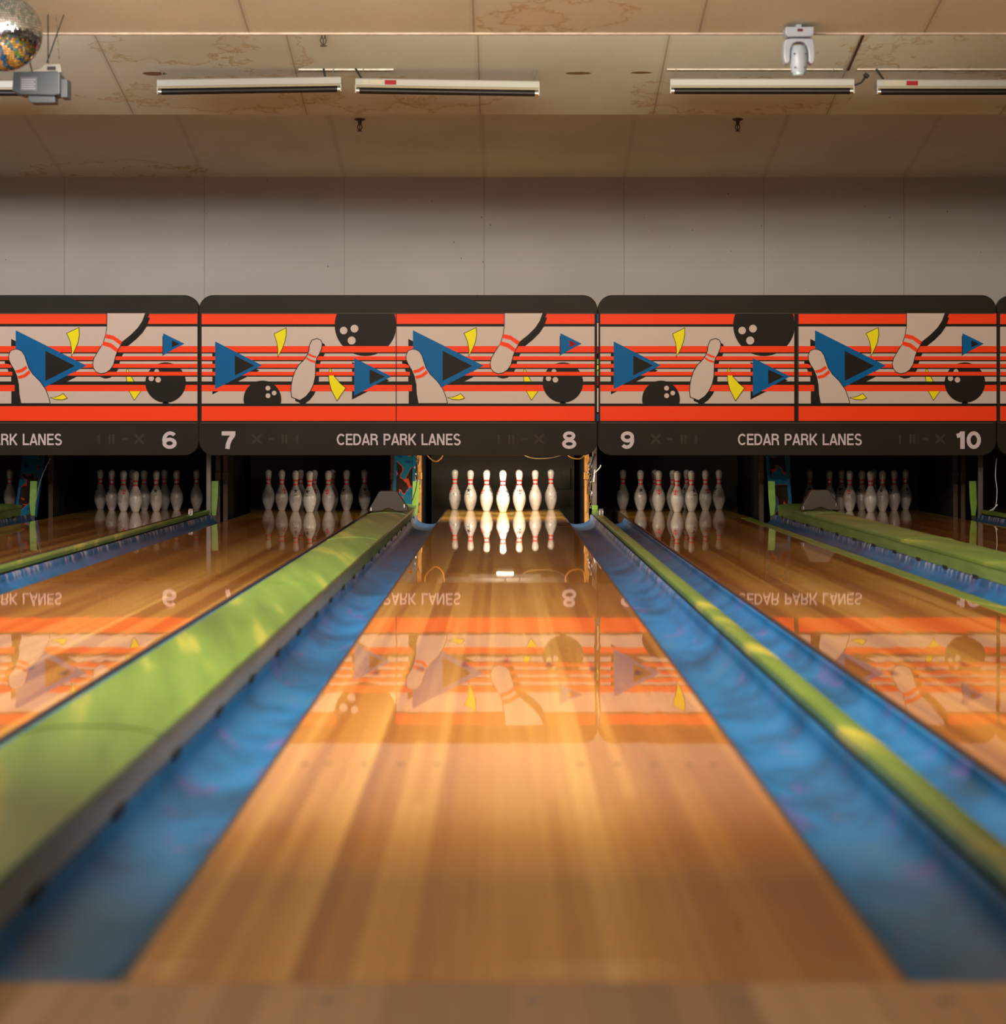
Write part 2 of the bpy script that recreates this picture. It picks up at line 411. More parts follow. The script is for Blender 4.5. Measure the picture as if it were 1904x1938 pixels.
# ------------------------------------------------------------------ setting
Y_FOUL, Y_HEAD, Y_MASK, Y_WALL = 3.183, 21.47, 19.84, 20.4
LX = {5: -5.143, 6: -3.370, 7: -1.773, 8: 0.0, 9: 1.599, 10: 3.372, 11: 4.971}
HW = 0.527; GW = 0.235
XL, XR = -9.5, 9.5
fl = MB().box(XL, XR, Y_FOUL, 24.2, -.30, -.24).build('floor', 'floor_dark'); tag(fl, kind='structure')
ap = MB().box(XL, XR, -8, Y_FOUL-.006, -.30, 0).build('floor_approach', 'approach_wood'); tag(ap, kind='structure'); ap.name = 'floor'
wb = MB().box(XL, XR, Y_WALL, Y_WALL+.12, .95, 2.957).build('wall_back', 'wall_paint'); tag(wb, kind='structure')
for nm, a, b_ in (('wall_left', XL-.12, XL), ('wall_right', XR, XR+.12)):
    tag(MB().box(a, b_, -8, 24.2, -.3, 3.8).build(nm, 'side_wall'), kind='structure')
tag(MB().box(XL, XR, -8.12, -8, -.3, 3.8).build('wall_front', 'side_wall'), kind='structure')
tag(MB().box(XL, XR, 24.2, 24.32, -.3, 3.8).build('wall_pit', 'dark_pit'), kind='structure').name = 'wall_rear'
# saw-tooth ceiling: each bay rises towards the camera, then drops to the next lip
lips = [(20.4, 2.957, .177), (16.47, 2.972, .185), (12.7, 2.899, .18), (8.9, 2.92, .18), (5.1, 2.92, .18), (1.3, 2.92, .18), (-2.5, 2.92, .18), (-8.0, 2.92, 0)]
c = MB(); prof = []
for i in range(len(lips)-1):
    y0, z0, sl = lips[i]; y1 = lips[i+1][0]
    prof.append((y0, z0)); prof.append((y1+.012, z0+sl*(y0-y1)))
prof.append((-8, 2.92)); 
top = [(p[0], max(p[1]+.05, 3.9)) for p in (prof[-1], prof[0])]
c.prism(prof+top, 'x', XL, XR)
tag(c.build('ceiling', 'ceiling_panel'), kind='structure')
tag(MB().box(XL, XR, 20.52, 24.2, 1.9, 1.96).build('ceiling_pit', 'dark_pit'), kind='structure').name = 'ceiling'
# lips: pale edge strips
tag(MB().box(XL, XR, 12.672, 12.70, 2.894, 2.903).build('trim_1', 'trim_white'), kind='structure')
zmid = 2.972+.185*(16.47-15.54)
def seam_strip(n, x0, x1, h=.010, mt='trim_dirty'):
    tag(MB().box(x0, x1, 15.52, 15.54, zmid-h, zmid+.004).build('trim_%d' % n, mt), kind='structure')
seam_strip(3, at(565, 132, 15.53)[0], at(745, 132, 15.53)[0], .006)
seam_strip(5, at(1262, 132, 15.53)[0], at(1595, 132, 15.53)[0], .004, 'trim_white')
seam_strip(6, at(1622, 132, 15.53)[0], at(1904, 132, 15.53)[0]+1, .004, 'trim_white')
# vertical dark gap in the ceiling right of the moving light
tag(MB().prism([(15.545, zmid-.004), (14.7, zmid+.185*.845-.004), (14.7, zmid+.185*.845+.01), (15.545, zmid+.01)], 'x', at(1608, 132, 15.5)[0]-.012, at(1608, 132, 15.5)[0]+.004).build('trim_8', 'edge_brown'), kind='structure')

# ------------------------------------------------------------------ lanes and gutters
lane_lab = {5: 'sliver of wooden bowling lane at the far left edge, beyond the short green capping',
    6: 'polished wooden bowling lane running to the pins under the number 6',
    7: 'polished wooden bowling lane running to the pins under the number 7',
    8: 'wide polished wooden bowling lane in the middle, nearest the camera, under the number 8',
    9: 'polished wooden bowling lane running to the pins under the number 9',
    10: 'polished wooden bowling lane at far right under the number 10',
    11: 'sliver of polished wooden bowling lane at the extreme right edge'}
for n, lx in LX.items():
    r = empty('bowling_lane', (lx, Y_FOUL, 0), lane_lab[n], 'bowling lane', 'wooden bowling lanes')
    L1 = 20.12-Y_FOUL; L2 = 22.62-Y_FOUL
    MB().box(-HW, HW, 0, L1, -.055, 0).build('lane_bed', 'lane_wood', r)
    MB().box(-HW, HW, L1, L2, -.055, 0).build('pin_deck', 'deck_wood', r)
    MB().box(-HW-.013, -HW-.0002, 0.0, L2, -.09, -.002).build('edge_board', 'edge_brown', r)
    MB().box(HW+.0002, HW+.013, 0.0, L2, -.09, -.002).build('edge_board', 'edge_brown', r)
    MB().box(-HW+.02, HW-.02, .0, L2, -.235, -.056).build('support_frame', 'dark_pit', r)
    bw = .027
    for k in range(-3, 4):
        yy = 7.65-Y_FOUL-abs(k)*.13
        x = k*5*bw
        mm = {-3: 'dot_dark', -2: 'dot_dark', -1: 'dot_red', 0: 'dot_red', 1: 'dot_dark', 2: 'dot_dark', 3: 'dot_dark'}[k]
        q = MB(); q.flat = True
        q.face([(x-.014, yy-.075, .0006), (x+.014, yy-.075, .0006), (x, yy+.075, .0006)])
        q.build('aiming_arrow', mm, r)
    for bno in (3, 5, 8, 11, 14):
        for sgn in (-1, 1):
            x = sgn*(20-bno)*bw; q = MB(); q.flat = True
            q.face([(x+.0095*math.cos(a*PI/8), 2.07+.0095*math.sin(a*PI/8), .0006) for a in range(16)])
            q.build('guide_dot', 'dot_brown', r)
# approach dots on the floor just before the foul line
for k in range(-3, 4):
    q = MB(); q.flat = True
    q.face([(.024+k*.27+.012*math.cos(a*PI/8), 3.07+.012*math.sin(a*PI/8), .0006) for a in range(16)])
    o = q.build('approach_dot', 'dot_brown'); o.parent = ap; o.matrix_parent_inverse = Matrix()
tag(MB().box(XL, XR, Y_FOUL-.006, Y_FOUL, -.24, -.001).build('trim_9', 'edge_brown'), kind='structure')

def gprof(w, lip):
    """gutter section from the lane edge (u=0) to its outer lip (u=w)"""
    pts = [(0.0, -.012), (.008, -.016)]
    for i in range(0, 19):
        a = PI*(i/18.0); u = .010+(w-.022)*(1-math.cos(a))/2
        z = -.062*math.sin(a)**.75 - .014*(1-i/18.0) + (lip-.01)*(i/18.0)
        pts.append((u, z))
    pts.append((w-.004, lip)); pts.append((w, lip))
    return pts
def gutter(n, side, lab):
    lx = LX[n]; r = MB()
    wdt = GW
    if n in (9, 11) and side < 0 or n in (6, 8, 10) and side > 0: wdt = .2425   # narrow gaps
    if n == 7 and side < 0: wdt = .2425
    p = [(side*(HW+.0135+u*(wdt-.0135)/wdt), z) for u, z in gprof(wdt, .020)]
    under = [(x, z-.006) for x, z in p[::-1]]
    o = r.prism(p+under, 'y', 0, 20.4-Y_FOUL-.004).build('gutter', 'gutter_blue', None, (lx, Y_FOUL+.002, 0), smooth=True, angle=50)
    tag(o, lab, 'gutter', 'blue painted ball gutters')
gutter(5, 1, 'blue painted gutter beyond the green capping at the far left edge')
gutter(6, -1, 'dark blue gutter at far left, between the short green capping and lane 6')
gutter(6, 1, 'blue gutter between lane 6 and the thin green strip at left')
gutter(7, -1, 'blue gutter with a pink smear, left of lane 7, below the thin strip')
gutter(7, 1, 'gutter hidden behind the wide green capping, right of lane 7')
gutter(8, -1, 'wide blue gutter in the left foreground between the green capping and the middle lane')
gutter(8, 1, 'wide blue gutter in the right foreground directly right of the middle lane')
gutter(9, -1, 'blue gutter right of the foreground green strip, left of lane 9')
gutter(9, 1, 'blue gutter with a red spot, right of the yellow-edged lane under the 9')
gutter(10, -1, 'gutter hidden behind the right-hand green capping, left of lane 10')
gutter(10, 1, 'dark gutter at the far right edge beside the lane under the 10')
gutter(11, -1, 'dark gutter at the extreme right, beyond the last narrow strip')
# yellowish board along the right edge of lane 9
o = MB().box(0, .085, 3.19, 20.1, 0, .0012)
o = o.build('edge_strip', 'strip_green', None, (LX[9]+HW-.085, 0, .0)); tag(o, 'long yellow-green board edging the right side of lane 9', 'edge strip')

# ------------------------------------------------------------------ dividers
CLIP = MB().box(-.004, .004, -.06, .06, -.016, .004)
clip_me = [None]
def add_clips(root, xs, y0, y1, step, z):
    y = y0
    while y < y1:
        for x in xs:
            if clip_me[0] is None:
                o = CLIP.build('gutter_clip', 'black_rubber', root); clip_me[0] = o
            else:
                o = clip_me[0].copy(); COL.objects.link(o); o.parent = root
            o.location = (x, y, z)
        y += step
def wide_divider(cx, lab):
    Y0 = Y_FOUL+.004
    r = empty('ball_return_capping', (cx, Y0, .0), lab, 'lane capping', 'wide green cappings between lane pairs')
    hw = .148
    joints = [0, 4.95-Y0, 9.6-Y0, 13.7-Y0, 17.8-Y0, 20.0-Y0]
    for i in range(5):
        a, b_ = joints[i]+.004, joints[i+1]-.004
        prof = []
        for k in range(13):
            u = -1+2*k/12; prof.append((hw*u, .108+.017*(1-abs(u)**3)))
        prof = [(-hw, .092)]+prof+[(hw, .092)]
        MB().prism(prof+[(hw-.012, .090), (-hw+.012, .090)], 'y', a, b_).build('cap_section', 'cap_green', r, smooth=True, angle=35)
        if i < 4:
            pr2 = [(x*1.003, z+.0025) for x, z in prof]
            MB().prism(pr2+[(p[0]*.99, p[1]-.004) for p in pr2[::-1]], 'y', b_-.012, b_+.020).build('joint_strip', 'cap_green', r, smooth=True, angle=35)
    for sgn in (-1, 1):
        MB().prism([(sgn*.1185, .0225), (sgn*.134, .0225), (sgn*.1405, .0905), (sgn*.1185, .0905)], 'y', 0, 20.0-Y0).build('side_panel', 'side_panel', r)
    MB().box(-.118, .118, .01, 20.0-Y0-.002, -.235, .088).build('core', 'dark_pit', r)
    add_clips(r, (-.1345, .1345), .5, 16.6, .80, .026)
    return r
wide_divider((LX[5]+LX[6])/2, 'green capping box with a short visible end at the far left under the 6')
wide_divider((LX[7]+LX[8])/2, 'broad green capping in the left foreground with a grey side, left of the middle lane')
wide_divider((LX[9]+LX[10])/2, 'dark green capping at the right between the lanes under the 9 and the 10')
def narrow_divider(cx, lab):
    Y0 = Y_FOUL+.004
    r = empty('divider_strip', (cx, Y0, 0), lab, 'divider strip', 'thin green strips between gutters')
    hw = .030; L = 20.3-Y0
    prof = [(-hw, .031), (-hw, .050), (-hw+.005, .057), (-.01, .062), (.01, .062), (hw-.005, .057), (hw, .050), (hw, .031), (hw-.004, .030), (-hw+.004, .030)]
    MB().prism(prof, 'y', 0, L).build('cap_rail', 'strip_green', r, smooth=True, angle=35)
    MB().box(-.021, .021, .0, L, -.235, .0295).build('core', 'black_rubber', r)
    add_clips(r, (-.029, .029), .5, 16.9, .80, .014)
narrow_divider((LX[6]+LX[7])/2, 'thin yellow-green divider strip at the left, between the lanes under the 6 and the 7')
narrow_divider((LX[8]+LX[9])/2, 'thin green divider strip running down the right foreground, right of the middle lane')
narrow_divider((LX[10]+LX[11])/2, 'thin dark green divider strip at the far right, right of the lane under the 10')

# hoods on the ends of the wide cappings
def hood(cx, Y, lab):
    r = empty('ball_return_hood', (cx, Y, .1255), lab, 'ball return hood', 'brown hoods on the green cappings')
    out = [(-.155, 0), (-.150, .02), (-.075, .150), (-.06, .158), (.055, .158), (.07, .150), (.150, .03), (.155, 0), (.06, 0), (.01, .022), (-.01, .022), (-.06, 0)]
    MB().prism(out, 'y', 0, .10).build('hood_shell', 'brown_hood', r, bevel=.006)
    MB().box(-.137, -.129, -.008, 0.0, .004, .03).build('hinge_clip', 'chrome', r)
    MB().box(.119, .126, -.008, 0.0, .03, .055).build('hinge_clip', 'chrome', r)
hood((LX[7]+LX[8])/2, 18.05, 'brown trapezoid hood on the end of the green capping, left of the lit pins')
hood((LX[9]+LX[10])/2, 18.35, 'dark brown trapezoid hood on the right-hand green capping, before the pins of lane 10')

# small sensor brackets on the narrow strips
def bracket(cx, lab):
    r = empty('ball_sensor', (cx, 19.25, .062), lab, 'ball sensor', 'small ball sensors on the thin strips')
    MB().box(-.018, .018, -.03, .03, 0, .045).build('sensor_body', 'bracket_brown', r, bevel=.004)
    MB().box(-.017, -.008, -.036, -.031, 0, .032).build('metal_prong', 'chrome', r)
    MB().box(.008, .017, -.036, -.031, 0, .030).build('metal_prong', 'chrome', r)
bracket((LX[6]+LX[7])/2+.005, 'small brown sensor with two chrome prongs on the thin strip below the 7, at left')
bracket((LX[8]+LX[9])/2+.005, 'small brown sensor with two chrome prongs on the thin strip right of the lit pins')

# ------------------------------------------------------------------ pit: posts, kickbacks, pinsetters
zt = .66
def painted_post(cx, lab):
    r = empty('painted_post', (cx, 20.86, -.02), lab, 'painted post', 'blue and orange painted posts')
    # leaning front board: foot nearer the bowler than its head
    def lean(x0, x1, off, t):
        return MB().prism([(off, 0), (off+.46, .68), (off+.46+t, .68), (off+t, 0)], 'x', x0, x1)
    lean(-.075, .070, 0, .03).build('painted_board', 'painted_splash', r)
    lean(.070, .098, -.006, .04).build('edge_trim', 'blue_paint', r)
    lean(-.098, -.075, -.006, .04).build('edge_trim', 'blue_paint', r)
painted_post((LX[5]+LX[6])/2, 'leaning post painted blue with an orange splash, at the far left')
painted_post((LX[7]+LX[8])/2, 'leaning post painted blue with orange splashes, left of the brightly lit pins')
painted_post((LX[9]+LX[10])/2, 'dim leaning post painted blue with an orange splash, between the 9 and 10 pins')

lane_word = {5: 'pins at the far left edge', 6: 'pins under the 6', 7: 'pins under the 7', 8: 'lit pins under the 8', 9: 'pins under the 9', 10: 'pins under the 10', 11: 'empty deck at the right edge'}
def kickback(n, side):
    lx = LX[n]
    r = empty('kickback_panel', (lx+side*.765, 21.40, -.235), 'dark pit wall with %s edge, %s of the %s' % ('lit wooden' if n == 8 else 'shaded wooden', 'left' if side < 0 else 'right', lane_word[n]), 'pit side wall', 'side walls of the pin pits')
    MB().box(-.012, .012, .03, 1.75, 0, zt+.235).build('side_board', 'dark_metal', r)
    MB().box(-.020, .020, 0, .029, 0, zt+.235).build('wooden_edge', 'ply_lit' if n == 8 else 'ply_shaded', r)  # unlit pits take the shaded copy for edge, hinge and rod
    MB().box(-.026, .026, -.02, -.001, .235+.30, .235+.37).build('hinge', 'brass' if n == 8 else 'ply_shaded', r, bevel=.006)
    MB().box(-.008, .008, -.012, -.001, .24, .235+.29).build('metal_rod', 'brass' if n == 8 else 'ply_shaded', r)
for n in (5, 6, 7, 8, 9, 10): 
    for side in (-1, 1):
        if n == 5 and side < 0: continue
        kickback(n, side)
kickback(11, -1)
def green_fin(n, side):
    lx = LX[n]
    o = MB().prism([(0, .0), (.035, -.0), (.05, .16), (.055, .305), (-.005, .305), (-.012, .10)], 'y', 0, .02)
    if side > 0: o.v = [(-x, y, z) for x, y, z in o.v]
    o = o.build('deflector_plate', 'lime', None, (lx+side*.79, 20.62, .0), bevel=.002)
    tag(o, 'upright lime green plate %s of the %s' % ('left' if side < 0 else 'right', lane_word[n]), 'deflector plate', 'lime green plates beside the pits')
for n, sd in ((6, -1), (7, -1), (8, -1), (9, 1), (10, 1)): green_fin(n, sd)
for n, sd in ((6, -1), (7, -1), (8, -1), (9, 1), (10, 1)):
    lx = LX[n]
    tag(MB().box(-.02, .02, 0, .018, -.235, -.001).build('plate_bracket', 'dark_metal', None, (lx+sd*.775, 20.62, 0)), 'dark foot bracket under the lime plate, %s of the %s' % ('left' if sd < 0 else 'right', lane_word[n]), 'bracket', 'foot brackets of the lime plates')
o = MB().box(-.025, .025, -.02, .02, 0, .04).build('green_block', 'lime', None, (LX[8]+.795, 20.26, .0625), bevel=.004)
tag(o, 'small lime green block at the far end of the strip, right of the lit pins', 'block')
# mask posts on the narrow divisions
for a, b_, w_ in ((6, 7, 'left of the pins under the 7'), (8, 9, 'right of the lit pins'), (10, 11, 'at the far right edge')):
    cx = (LX[a]+LX[b_])/2
    r = empty('mask_post', (cx, 20.44, -.24), 'grey metal post below the joint of two masks, '+w_, 'metal post', 'grey posts between the pits')
    MB().box(-.02, .02, 0, .05, 0, 1.6).build('square_tube', 'post_grey', r, bevel=.003)
    MB().box(-.045, .045, -.01, .07, 0, .01).build('foot_plate', 'post_grey', r)
def pinsetter(n):
    lx = LX[n]
    lab = 'dark pinsetter machine over the '+lane_word[n]
    r = empty('pinsetter', (lx, 21.05, .60), lab, 'pinsetter', 'pinsetters behind the masks')
    MB().box(-.74, .74, -0.1, 2.0, .03, .9).build('housing', 'dark_metal', r)
    MB().box(-.70, .70, 1.9, 1.93, -.83, .02).build('pit_curtain', 'curtain', r)
    MB().box(-.60, .60, .14, 1.5, -.02, .029).build('pin_table', 'dark_metal', r)
    if n == 8:
        b_ = MB().box(.42, .66, 1.86, 1.885, -.42, -.22); b_.build('switch_box', 'curtain', r)
        for k in range(3):
            MB().lathe([(.011, 0), (.011, .006)], 12).build('switch_hole', 'black_rubber', r).matrix_local = Matrix.Translation((.60, 1.857, -.27-.05*k)) @ Matrix.Rotation(PI/2, 4, 'X')
for n in (5, 6, 7, 8, 9, 10, 11): pinsetter(n)
# pit lamp on lane 8
r = empty('pit_lamp', (0.02, 21.02, .545), 'small glowing lamp bar hanging above the head pin of the lit rack', 'lamp')
MB().box(-.30, .30, -.02, .02, .0, .03).build('lamp_housing', 'white_metal', r)
MB().box(-.32, .32, -.026, -.021, -.006, .03).build('front_shield', 'dark_metal', r)
MB().box(-.075, .075, -.014, .014, -.016, -.001).build('glowing_tube', 'pit_lamp_glow', r)
MB().box(-.01, .01, -.01, .01, .031, .084).build('hanger', 'dark_metal', r)
a_ = area('pit_light', (0.02, 21.05, .522), (0, .75, -.66), .40, .04, 20, (1, .82, .60))
a2 = area('pit_light_wide', (0.0, 19.985, .60), (0, .42, -.9), 1.0, .05, 30, (1, .84, .63))
r2 = empty('pit_lamp', (0, 19.901, .585), 'shaded lamp bar tucked behind the mask over the lit lane end', 'lamp')
MB().prism([(0, 0), (0, .07), (.045, .07), (.05, .055), (.008, .055), (.008, 0)], 'x', -.55, .55).build('reflector', 'white_metal', r2)
# hoses and wires around the lit pit
def wire(name, pts, rad, mt, lab, cat='cable'):
    P = [Vector(p) for p in pts]; out = []
    for i in range(len(P)-1):
        p0 = P[max(i-1, 0)]; p1 = P[i]; p2 = P[i+1]; p3 = P[min(i+2, len(P)-1)]
        for k in range(8):
            t = k/8; out.append(.5*((2*p1)+(-p0+p2)*t+(2*p0-5*p1+4*p2-p3)*t*t+(-p0+3*p1-3*p2+p3)*t**3))
    out.append(P[-1])
    o0 = P[0]
    o = MB().tube([p-o0 for p in out], rad, 8).build(name, mt, None, o0, smooth=True)
    return tag(o, lab, cat)
wire('hose', [at(804, 841, 21.0), at(806, 858, 21.0), at(822, 873, 21.0), at(834, 868, 21.0), at(840, 855, 21.0), at(841, 841, 21.0)], .006, 'brass', 'golden looped hose hanging under the mask at the upper left of the lit pit', 'hose')
wire('hose', [at(1070, 841, 21.0), at(1072, 857, 21.0), at(1082, 866, 21.0), at(1098, 868, 21.0), at(1106, 860, 21.0), at(1107, 841, 21.0)], .006, 'brass', 'golden looped hose hanging under the mask at the upper right of the lit pit', 'hose')
wire('hose', [at(980, 841, 21.0), at(988, 858, 21.0), at(1010, 867, 21.0), at(1045, 866, 21.0), at(1068, 857, 21.0), at(1073, 841, 21.0)], .005, 'steel', 'thin grey hose sagging under the mask above the right of the lit pins', 'hose')
wire('cable', [at(1125, 858, 20.432), at(1118, 880, 20.432), at(1120, 900, 20.432), at(1113, 915, 20.432), at(1112, 935, 20.432)], .006, 'black_rubber', 'black cable hanging beside the grey post right of the lit pins')
wire('cable', [at(1124, 896, 20.432), at(1130, 891, 20.432), at(1136, 884, 20.432), at(1137, 880, 20.432)], .0045, 'cord_white', 'short white cable end sticking out across the grey post')
wire('cable', [at(1126, 889, 20.430), at(1125, 900, 20.430), at(1124, 912, 20.430)], [.004]*8+[.006]*8+[.012], 'cord_white', 'white plug hanging beside the grey post right of the lit pins')
wire('cable', [at(785, 862, 20.5), at(790, 885, 20.5), at(788, 920, 20.5), at(780, 948, 20.5)], .004, 'black_rubber', 'thin black cable hanging over the lime green plate left of the lit pins')
wire('cable', [at(95, 868, 20.5), at(82, 895, 20.5), at(74, 920, 20.5), at(66, 960, 20.5)], .004, 'steel', 'thin grey cable hanging beside the far left painted post')
wire('cable', [at(1886, 868, 20.3), at(1884, 900, 20.3), at(1887, 930, 20.3), at(1883, 962, 20.3), at(1868, 968, 20.3)], .0035, 'cord_white', 'thin pale cable hanging at the far right post')
wire('cable', [at(1872, 967, 20.28), at(1880, 963, 20.28), at(1888, 955, 20.28)], .0045, 'cord_white', 'loose white cable end at the foot of the far right post')
# plastic-wrapped harness sparkling beside the post and tangle on the left
def harness(px, lab, seed, YH):
    rr = random.Random(seed); r = empty('wiring_harness', at(px, 962, YH), lab, 'wiring'); o0 = Vector(r.location)
    for k in range(5):
        pts = []
        for j in range(14):
            t = j/13; p = Vector(at(px-5+10*rr.random(), 864+98*t, YH)); p.y += rr.uniform(-.03, .03); pts.append(p-o0)
        MB().tube(pts, .0035, 6).build('wire_strand', ['brass', 'steel', 'chrome', 'black_rubber', 'black_rubber'][k], r, smooth=True)
    for k in range(7):
        p = Vector(at(px-6+11*rr.random(), 868+60*rr.random(), YH-.03))-o0
        MB().box(p.x-.006, p.x+.006, p.y-.004, p.y+.004, p.z-.010, p.z+.010).build('metal_connector', 'chrome', r, bevel=.002)
harness(1117, 'tangle of shiny wires and connectors beside the grey post right of the lit pins', 3, 20.53)
harness(790, 'tangle of shiny wires above the lime green plate left of the lit pins', 5, 20.68)

# ------------------------------------------------------------------ pins
IN = .0254
PP = [(0.0, 0.0), (1.02, 0), (1.125, .08), (1.414, .75), (1.953, 2.25), (2.255, 3.375), (2.383, 4.5), (2.282, 5.875), (1.852, 7.25), (1.236, 8.625), (.983, 9.375), (.90, 10), (.935, 10.875), (1.047, 11.75), (1.203, 12.625), (1.273, 13.5)]
def pin_radius(z):
    z /= IN
    P = PP[2:]
    if z >= 13.727: return math.sqrt(max(0, 1.273**2-(z-13.727)**2))*IN
    if z >= 13.5: return 1.273*IN
    for i in range(len(P)-1):
        if P[i][1] <= z <= P[i+1][1]:
            p0 = P[max(i-1, 0)]; p1 = P[i]; p2 = P[i+1]; p3 = P[min(i+2, len(P)-1)]
            h = p2[1]-p1[1]; t = (z-p1[1])/h
            m1 = (p2[0]-p0[0])/max(p2[1]-p0[1], 1e-6)*h; m2 = (p3[0]-p1[0])/max(p3[1]-p1[1], 1e-6)*h
            return IN*((2*t**3-3*t*t+1)*p1[0]+(t**3-2*t*t+t)*m1+(-2*t**3+3*t*t)*p2[0]+(t**3-t*t)*m2)
    return P[0][0]*IN
zs = [.08*IN+(13.727-.08)*IN*i/56 for i in range(57)]
prof = [(0, 0), (1.02*IN, 0)]+[(pin_radius(z), z) for z in zs]
for k in range(1, 10):
    a = PI/2*k/9; prof.append((max(0, 1.273*IN*math.cos(a)), (13.727+1.273*math.sin(a))*IN))
prof[-1] = (0, 15*IN)
def make_pin():
    b_ = MB().lathe(prof, 32).build('bowling_pin', 'pin_white', smooth=True, angle=50)
    for zc in (9.78, 11.2):
        pr = [(pin_radius((zc-.29+.58*i/5)*IN)+.0006, (zc-.29+.58*i/5)*IN) for i in range(6)]
        inner = [(p[0]-.001, p[1]) for p in pr[::-1]]
        MB().lathe(pr+inner+[pr[0]], 32).build('neck_band', 'pin_red', b_, smooth=True)
    return b_
def emblem(shape, parent, mt, th0):
    mb = MB(); mb.flat = True
    for poly in shape:
        def on_pin(u, v):
            u *= 1.25; v *= 1.35; z = .190+v; rad = pin_radius(z)+.0009; th = th0+u/rad
            return (rad*math.sin(th), -rad*math.cos(th), z)
        cu = sum(p[0] for p in poly)/len(poly); cv = sum(p[1] for p in poly)/len(poly); m_ = 4
        for i in range(len(poly)):
            a, b_ = poly[i], poly[(i+1) % len(poly)]
            g = lambda s_, t_: on_pin(cu+(a[0]-cu)*s_+(b_[0]-cu)*t_, cv+(a[1]-cv)*s_+(b_[1]-cv)*t_)
            for p in range(m_):
                for q in range(m_-p):
                    mb.face([g(p/m_, q/m_), g((p+1)/m_, q/m_), g(p/m_, (q+1)/m_)])
                    if p+q < m_-1: mb.face([g((p+1)/m_, q/m_), g((p+1)/m_, (q+1)/m_), g(p/m_, (q+1)/m_)])
    return mb.build('emblem', mt, parent)
crown = [[(-.022, .012), (-.011, .004), (-.012, -.012)], [(0, .018), (.008, .0), (0, -.010), (-.008, .0)], [(.022, .012), (.012, -.012), (.011, .004)], [(-.014, -.012), (.014, -.012), (0, -.026)]]
star = [[(0, .022), (.004, .006), (-.004, .006)], [(.022, .008), (.006, -.002), (.004, .006)], [(.013, -.018), (0, -.006), (.006, -.002)], [(-.013, -.018), (-.006, -.002), (0, -.006)], [(-.022, .008), (-.004, .006), (-.006, -.002)], [(-.004, .006), (.004, .006), (.006, -.002), (0, -.006), (-.006, -.002)],
    [(-.012, -.030), (.012, -.030), (.012, -.026), (-.012, -.026)]]
pinA = make_pin(); emblem(crown, pinA, 'emblem_red', 0); emblem(star, pinA, 'emblem_black', 2.2)
rows = {1: (0, 0), 2: (-1, 1), 3: (1, 1), 4: (-2, 2), 5: (0, 2), 6: (2, 2), 7: (-3, 3), 8: (-1, 3), 9: (1, 3), 10: (3, 3)}
order = ['first', 'second', 'third', 'fourth', 'fifth', 'sixth', 'seventh', 'eighth', 'ninth', 'last']
rowname = ['front', 'second', 'third', 'back']
first = True
# yaw of each pin so that its emblem shows about where the photograph has it
YAW = {8: {1: -1.15, 2: -1.0, 3: 0.1, 4: 1.5+2.2, 6: -1.6-2.0, 7: -.95, 10: 2.6},
       7: {1: -2.6, 2: -2.2+.1, 3: -.15, 4: .7, 5: .3, 7: 2.2},
       9: {1: -.45, 2: 0, 3: -1.75, 6: .35, 4: -2.2, 5: .2}, 6: {3: -2.2, 2: .2}, 10: {2: -.3, 1: 1.4}}
for n in (5, 6, 7, 8, 9, 10):
    nums = [10] if n == 5 else list(range(1, 11))
    def sx(k):
        cx, ry = rows[k]; return (LX[n]+cx*.1524-CX)/(Y_HEAD+ry*.264)
    srt = sorted(nums, key=lambda k: (round(sx(k), 4), rows[k][1]))
    for k in nums:
        cx, ry = rows[k]
        p = pinA if first else copy_tree(pinA)
        first = False
        p.location = (LX[n]+cx*.1524, Y_HEAD+ry*.264, 0.0002)
        p.rotation_euler = (0, 0, YAW.get(n, {}).get(k, random.uniform(2, 4.3)))
        pos = srt.index(k)
        if n == 5: lab = 'dim white bowling pin alone at the far left edge, beside the leaning blue post'
        elif n == 8:
            nm = {7: 'leftmost in the brightly lit rack, back row', 4: 'second from the left in the brightly lit rack', 2: 'just left of the head pin in the brightly lit rack',
                1: 'head pin in the middle of the brightly lit rack', 3: 'just right of the head pin in the brightly lit rack', 6: 'second from the right in the brightly lit rack', 10: 'rightmost in the brightly lit rack, back row',
                5: 'hidden right behind the head pin of the brightly lit rack', 8: 'hidden behind the pin left of the head pin, brightly lit rack', 9: 'hidden behind the pin right of the head pin, brightly lit rack'}[k]
            lab = 'white bowling pin, '+nm
        else:
            lab = '%s bowling pin, %s row, %s from left in the rack under the %d' % ('dim white' if n in (6, 10) else 'shaded white', rowname[ry], order[pos], n)
        tag(p, lab, 'bowling pin', 'bowling pins with red neck bands')

# ------------------------------------------------------------------ masks (signs above the pits)
SM = F/Y_MASK
def stroke(pts, w, closed=False):
    """mitred ribbon polygons along a polyline, 2-D"""
    P = []
    for p in pts:
        if not P or (Vector(p)-P[-1]).length > 1e-5: P.append(Vector(p))
    n = len(P); L = []; R = []
    for i in range(n):
        a = P[(i-1) % n] if (closed or i > 0) else None; b_ = P[(i+1) % n] if (closed or i < n-1) else None
        d1 = (P[i]-a).normalized() if a is not None else None; d2 = (b_-P[i]).normalized() if b_ is not None else None
        if d1 is None: d1 = d2
        if d2 is None: d2 = d1
        n1 = Vector((-d1.y, d1.x)); n2 = Vector((-d2.y, d2.x)); m_ = n1+n2
        if m_.length < 1e-6: m_ = n1
        m_.normalize(); k = w/2/max(m_.dot(n1), .35)
        L.append(P[i]+m_*k); R.append(P[i]-m_*k)
    q = []
    for i in range(n if closed else n-1):
        j = (i+1) % n; q.append([L[i], L[j], R[j], R[i]])
    return q
